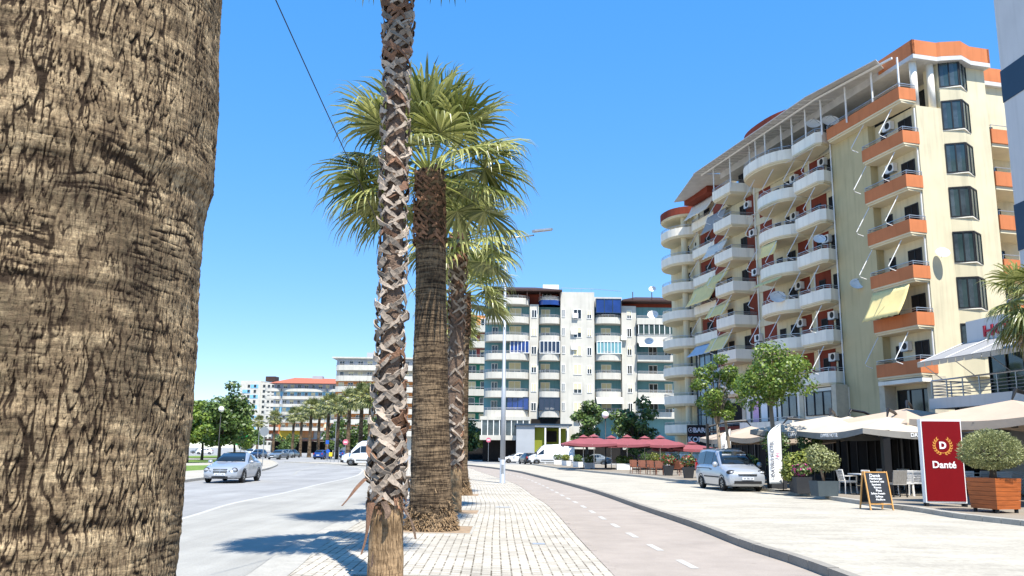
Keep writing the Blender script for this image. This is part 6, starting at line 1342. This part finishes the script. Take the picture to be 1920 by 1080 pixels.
# --- planters, shrubs, flowers
def boxplanter(mb, w_, d_, h_, taper=.0):
    a = MB(); a.add([(-w_ / 2 + taper, -d_ / 2 + taper, .0), (w_ / 2 - taper, -d_ / 2 + taper, .0), (w_ / 2 - taper, d_ / 2 - taper, .0), (-w_ / 2 + taper, d_ / 2 - taper, .0), (-w_ / 2, -d_ / 2, h_), (w_ / 2, -d_ / 2, h_), (w_ / 2, d_ / 2, h_), (-w_ / 2, d_ / 2, h_), (-w_ / 2 + .04, -d_ / 2 + .04, h_), (w_ / 2 - .04, -d_ / 2 + .04, h_), (w_ / 2 - .04, d_ / 2 - .04, h_), (-w_ / 2 + .04, d_ / 2 - .04, h_), (-w_ / 2 + .04, -d_ / 2 + .04, h_ - .08), (w_ / 2 - .04, -d_ / 2 + .04, h_ - .08), (w_ / 2 - .04, d_ / 2 - .04, h_ - .08), (-w_ / 2 + .04, d_ / 2 - .04, h_ - .08)],
        [(3, 2, 1, 0)] + [(i, (i + 1) % 4, (i + 1) % 4 + 4, i + 4) for i in range(4)] + [(i + 4, (i + 1) % 4 + 4, (i + 1) % 4 + 8, i + 8) for i in range(4)] + [(i + 8, (i + 1) % 4 + 8, (i + 1) % 4 + 12, i + 12) for i in range(4)] + [(12, 13, 14, 15)]); mb.v += [tuple(v) for v in a.v]; n = len(mb.v) - len(a.v); mb.f += [tuple(i + n for i in f) for f in a.f]; return mb
def potted(label, loc, pot, dims, leaf, balls, nleaf, sz, rz=0, stem=None, flowers=None, cat='potted plant', name='potted_plant', seed=1, taper=.04, group=None):
    r = random.Random(seed); t = thing(name, label, cat, loc, rz, group); mb = boxplanter(MB(), *dims, taper); p = mb.build('planter', pot, t)
    s = MB(); s.box(-dims[0] / 2 + .04, dims[0] / 2 - .04, -dims[1] / 2 + .04, dims[1] / 2 - .04, dims[2] - .079, dims[2] - .05); s.build('soil', 'soil', p)
    l = MB(); f = MB(); b = MB()
    for c, rad in balls:
        leafball(l, r, c, rad, nleaf, sz, shell=.6)
        if flowers: leafball(f, r, c, [x * 1.05 for x in rad], nleaf // 3, sz * .8, shell=.85)
        b.tube([(0, 0, dims[2] - .06), (c[0] * .5, c[1] * .5, (c[2] + dims[2]) / 2), c], [stem or .025, (stem or .025) * .8, .012], 6)
    b.build('stem', 'tree_bark', t, True); l.build('foliage', leaf, t)
    if flowers: struct(f.build('flowers', flowers, t), 'stuff')
    return t
# clipped olive in the orange wooden box
q = G(1866, 963, ZT); ox, oy = q.x + .30, q.y + .50
t = thing('potted_tree', 'clipped olive tree with a domed crown in an orange slatted wooden box', 'potted tree', (ox, oy, ZT), R_(20))
mb = MB()
for k in range(7):
    z0_ = .10 + k * .112; e0 = .40 + .008 * k; e1 = .40 + .008 * (k + .93)
    a = [(-e0, -e0), (e0, -e0), (e0, e0), (-e0, e0)]; b = [(-e1, -e1), (e1, -e1), (e1, e1), (-e1, e1)]
    mb.add([(x, y, z0_) for x, y in a] + [(x, y, z0_ + .104) for x, y in b], [(3, 2, 1, 0), (4, 5, 6, 7)] + [(i, (i + 1) % 4, (i + 1) % 4 + 4, i + 4) for i in range(4)])
p = mb.build('planter', 'wood_orange', t)
mb = MB(); mb.box(-.385, .385, -.385, .385, .105, .80); mb.build('liner', 'planter_dark', p)
for x in (-.33, .33):
    for y in (-.33, .33): mb = MB(); mb.lathe([(.05, 0), (.05, .1)], 10, (x, y)); mb.build('caster', 'black_plastic', p)
r = random.Random(17); lf = MB(); ce = (0, 0, 1.47)
for k in range(13000):
    v = Vector((r.gauss(0, 1), r.gauss(0, 1), r.gauss(0, 1))).normalized(); f = .55 + .45 * r.random() ** .5; f *= 1 + .06 * nzv(v * 4)
    if v.z < -.15: v.z *= .55
    p_ = Vector(ce) + Vector((v.x * .79, v.y * .79, v.z * .66)) * f; d_ = (v + Vector((r.gauss(0, .5), r.gauss(0, .5), r.gauss(0, .5)))).normalized(); s_ = d_.cross(Vector((r.gauss(0, 1), r.gauss(0, 1), r.gauss(0, 1)))).normalized() * .011; L = r.uniform(.045, .08)
    lf.add([p_, p_ + d_ * L * .5 + s_, p_ + d_ * L, p_ + d_ * L * .5 - s_], [(0, 1, 2, 3)])
lf.build('crown', 'leaf_olive', t)
mb = MB(); mb.tube([(0, 0, .78), (.03, 0, 1.0), (0, .02, 1.35)], [.11, .085, .07], 9); [mb.tube([(0, .02, 1.2), (.4 * math.cos(a), .4 * math.sin(a), 1.6)], [.05, .015], 6) for a in (0, 1.1, 2.2, 3.4, 4.5, 5.5)]; mb.build('trunk', 'dark_bark', t, True)
q = G(1553, 931, ZT); potted('loose olive bush in a blue grey box planter beside the white chair', (q.x, q.y + .35, ZT), 'planter_grey', (.85, .55, .52), 'leaf_olive', [((-.05, 0, 1.25), (.55, .5, .42)), ((-.2, 0, 1.45), (.4, .4, .35)), ((.25, 0, 1.2), (.4, .4, .35))], 900, .085, R_(14), .04, seed=3)
q = G(1512, 926, ZT); potted('small magenta flowers in a charcoal planter under the white menu stand', (q.x, q.y + .4, ZT), 'planter_dark', (.6, .5, .6), 'leaf_dark', [((0, 0, .85), (.35, .3, .25))], 500, .1, 0, flowers='flower_pink', seed=4)
q = G(1497, 925, ZT); potted('bright yellow green bush between the feather flag and the olive bush', (q.x + .35, q.y + .8, ZT), 'planter_dark', (.7, .6, .5), 'leaf_yellow', [((0, 0, 1.05), (.65, .5, .45)), ((.4, .1, 1.25), (.5, .5, .4)), ((-.25, 0, .75), (.5, .4, .35))], 800, .11, seed=5)
q = G(1492, 921, ZT); potted('tall dark bush right behind the yellow green bush', (q.x - .05, q.y + 2.2, ZT), 'planter_dark', (.7, .7, .6), 'leaf_mid', [((0, 0, 1.9), (.6, .5, .5)), ((.1, 0, 1.2), (.5, .5, .6))], 900, .1, seed=6); potted('tall dark bush behind the loose olive bush', (q.x + 1.45, q.y + 2.4, ZT), 'planter_dark', (.7, .7, .6), 'leaf_mid', [((0, 0, 1.95), (.55, .5, .45)), ((.1, 0, 1.2), (.45, .5, .6))], 900, .1, seed=7)
q = G(1430, 916, ZT); potted('low green bush in shade behind the front of the silver van', (q.x - .1, q.y + 3.5, ZT), 'planter_dark', (.9, .6, .4), 'leaf_mid', [((0, 0, .9), (.6, .5, .5)), ((.5, 0, 1.0), (.5, .5, .4))], 700, .12, seed=8)
for i, (x, y, fl, lb) in enumerate(((1255, 892, 'flower_red', 'black pot of red flowers in front of the brown chairs'), (1293, 897, 'flower_red', 'black pot of red flowers behind the rear of the silver van'), (1205, 872, 'flower_pink', 'pot of magenta flowers standing among the cafe tables'))):
    q = G(x, y, ZT); potted(lb, (q.x, q.y + .3, ZT), 'planter_dark', (.62, .55, .62), 'leaf_mid', [((0, 0, 1.0), (.5, .4, .32))], 420, .12, flowers=fl, seed=20 + i, taper=.08)
for i, (x, y, lb, pt_, w_) in enumerate(((1046, 871, 'small conifer in a pale box at the left end of the planters', 'planter_white', .9), (1062, 873, 'clipped hedge in a long pale planter, second from the left', 'planter_white', 1.6), (1084, 876, 'clipped hedge in a long pale planter left of the parasol pole', 'planter_white', 1.6), (1106, 879, 'round shrub in a small white planter under the first red parasol', 'planter_white', .9), (1171, 881, 'white box planter with a round shrub left of the brown chairs', 'planter_white', 1.3))):
    q = G(x, y, ZT); potted(lb, (q.x, q.y + .3, ZT), pt_, (w_, .5, .5), 'leaf_mid' if i != 1 else 'leaf_yellow', [((k * .4 - (w_ / 2 - .3), 0, .8), (.34, .3, .36)) for k in range(max(1, int(w_ / .42)))], 260, .14, R_(-75) if i in (1, 2) else 0, seed=30 + i, group='planters along the cafe kerb')
for i, x in enumerate((1215, 1232, 1247, 1272)):
    q = G(x, 878, ZT); potted(('leafy plant behind the leftmost brown chair', 'leafy plant between the brown chairs', 'leafy plant behind the front pot of red flowers', 'leafy plant behind the second pot of red flowers')[i], (q.x, q.y + 1.5, ZT), 'planter_dark', (.6, .5, .5), 'leaf_yellow' if i % 2 else 'leaf_mid', [((0, 0, 1.0), (.5, .4, .45))], 380, .13, seed=50 + i)
# menu stand
q = G(1518, 922, ZT); t = thing('menu_stand', 'white slanted menu stand on a dark leg in front of the bushes', 'menu stand', (q.x + .12, q.y - .35, ZT), R_(10)); mb = MB(); mb.plate((-.36, -.16, 1.02), (.28, -.16, 1.12), (.36, .2, 1.28), (-.22, .2, 1.2), .03); mb.build('board', 'sign_white', t); mb = MB(); mb.tube([(0, 0, 0), (0, 0, 1.12)], .03, 6); mb.box(-.2, .2, -.15, .15, 0, .03); mb.build('leg', 'black_metal', t)
# --- chairs and tables
def chair(name, label, loc, rz, mat, legm, group, grey=False):
    t = thing(name, label, 'chair', loc, rz, group)
    s = MB(); s.box(-.25, .25, -.24, .24, .42, .48); s.build('seat', mat, t)
    b = MB(); M_ = Matrix.Translation((0, .22, .46)) @ Matrix.Rotation(-.22, 4, 'X'); b.M = M_
    if grey: b.box(-.25, .25, -.02, .02, .02, .46)
    else:
        b.box(-.25, -.21, -.02, .02, 0, .44); b.box(.21, .25, -.02, .02, 0, .44); b.box(-.209, .209, -.02, .02, .37, .44)
        for k in range(5): b.box(-.208, .208, -.012, .012, .05 + k * .062, .095 + k * .062)
    b.build('backrest', mat, t)
    a = MB()
    for x in (-.27, .27): a.bar((x, -.22, .66), (x, .24, .66), .05, .03); a.bar((x, -.2, .42), (x, -.22, .66), .035, .035)
    a.build('armrest', mat if not grey else legm, t)
    for x in (-.23, .23):
        for y in (-.21, .21):
            l = MB(); l.bar((x, y, .42), (x * 1.06, y * 1.1, 0), .035, .035); l.build('leg', legm, t)
    return t
def table(label, loc, rz, group, top='tabletop', w_=.8):
    t = thing('cafe_table', label, 'table', loc, rz, group); m = MB(); m.box(-w_ / 2, w_ / 2, -w_ / 2, w_ / 2, .72, .76); m.build('tabletop', top, t); m = MB(); m.bar((0, 0, .03), (0, 0, .72), .07, .07); m.build('pedestal', 'black_metal', t); m = MB(); m.box(-.24, .24, -.24, .24, 0, .03); m.build('base', 'black_metal', t); return t
CGp = 'white chairs of the terrace'
clist = [(1591, 926, 95, 'white chair seen from the side, beside the blue grey box planter'), (1640, 921, 100, 'white chair half hidden behind the left edge of the menu board'), (1682, 924, 175, None), (1700, 922, 160, 'white slatted chair right of the striped chair'), (1720, 921, 150, 'white chair just left of the red restaurant sign'), (1790, 922, 170, 'white chair close behind the right edge of the red sign'), (1812, 921, 165, 'white slatted chair between the red sign and the olive box'), (1842, 919, 190, 'white chair just left of the olive trunk'), (1880, 922, 170, 'white chair behind the right side of the olive box'), (1903, 921, 185, 'white chair at the right edge beyond the olive box')]
for x, y, rz, lb in clist:
    q = G(x, y + (0 if x < 1600 else 8), ZT)
    if lb is None: chair('terrace_chair', 'grey striped chair right of the menu board', (q.x, q.y, ZT), R_(185), 'chair_grey', 'black_metal', None, True)
    else: chair('terrace_chair', lb, (q.x, q.y, ZT), R_(rz), 'chair_white', 'chair_white', CGp)
for i, (x, y, rz, lb) in enumerate(((1655, 913, 170, 'white chair in the second row behind the menu board'), (1690, 912, 180, 'white chair in the second row above the striped chair'), (1765, 912, 170, 'white chair in the second row close behind the red sign'), (1805, 911, 10, 'white chair in the second row right of the red sign'), (1850, 911, 175, 'white chair in the second row behind the olive trunk'), (1895, 911, 0, 'white chair in the second row at the right edge'))):
    q = G(x, y + 8, ZT); chair('terrace_chair', lb, (q.x, q.y, ZT), R_(rz), 'chair_white', 'chair_white', CGp)
for x, y, lb in ((1622, 921, 'white topped table left of the menu board'), (1668, 916, 'white topped table behind the menu board'), (1710, 914, 'white topped table left of the red sign'), (1826, 914, 'white topped table behind the clipped olive'), (1875, 914, 'white topped table behind the right of the olive box')):
    q = G(x, y + 7, ZT); table(lb, (q.x, q.y, ZT), R_(10), 'terrace tables')
for i, (x, y, rz, lb) in enumerate(((1191, 888, 10, 'brown wooden chair at the left end of the cafe row'), (1207, 889, 5, 'brown wooden chair second from the left in the cafe row'), (1224, 890, 15, 'brown wooden chair third from the left in the cafe row'), (1238, 891, -5, 'brown wooden chair left of the front flower pot'), (1268, 892, 170, 'brown wooden chair between the two red flower pots'), (1281, 890, 20, 'brown wooden chair behind the second red flower pot'))):
    q = G(x, y, ZT); c = chair('cafe_chair', lb, (q.x, q.y + .3, ZT), R_(rz), 'wood_brown', 'wood_brown', 'brown chairs of the corner cafe', True)
for x, y, lb in ((1199, 884, 'dark table behind the left brown chairs'), (1231, 885, 'dark table behind the right brown chairs'), (1276, 886, 'white table behind the silver van'), (1137, 878, 'round grey table under the second red parasol')):
    q = G(x, y, ZT); table(lb, (q.x, q.y + .4, ZT), 0, 'tables of the corner cafe', 'wood_brown' if 'dark' in lb else 'tabletop')

for x, y, w_, d_, lb in ((943, 951, .5, .35, 'small rectangular drain cover in the block paving beside the lamp'), (1010, 1020, .28, .28, 'small square valve cover in the block paving near the cycle lane')):
    q = G(x, y, ZS); t = thing('drain_cover', lb, 'drain cover', (q.x, q.y, ZS)); mb = MB(); mb.box(-w_ / 2, w_ / 2, -d_ / 2, d_ / 2, -.02, .004); mb.build('frame', 'kerb_dark', t); mb = MB(); mb.box(-w_ / 2 + .03, w_ / 2 - .03, -d_ / 2 + .03, d_ / 2 - .03, .0045, .009); mb.build('lid', 'pole_grey', t)
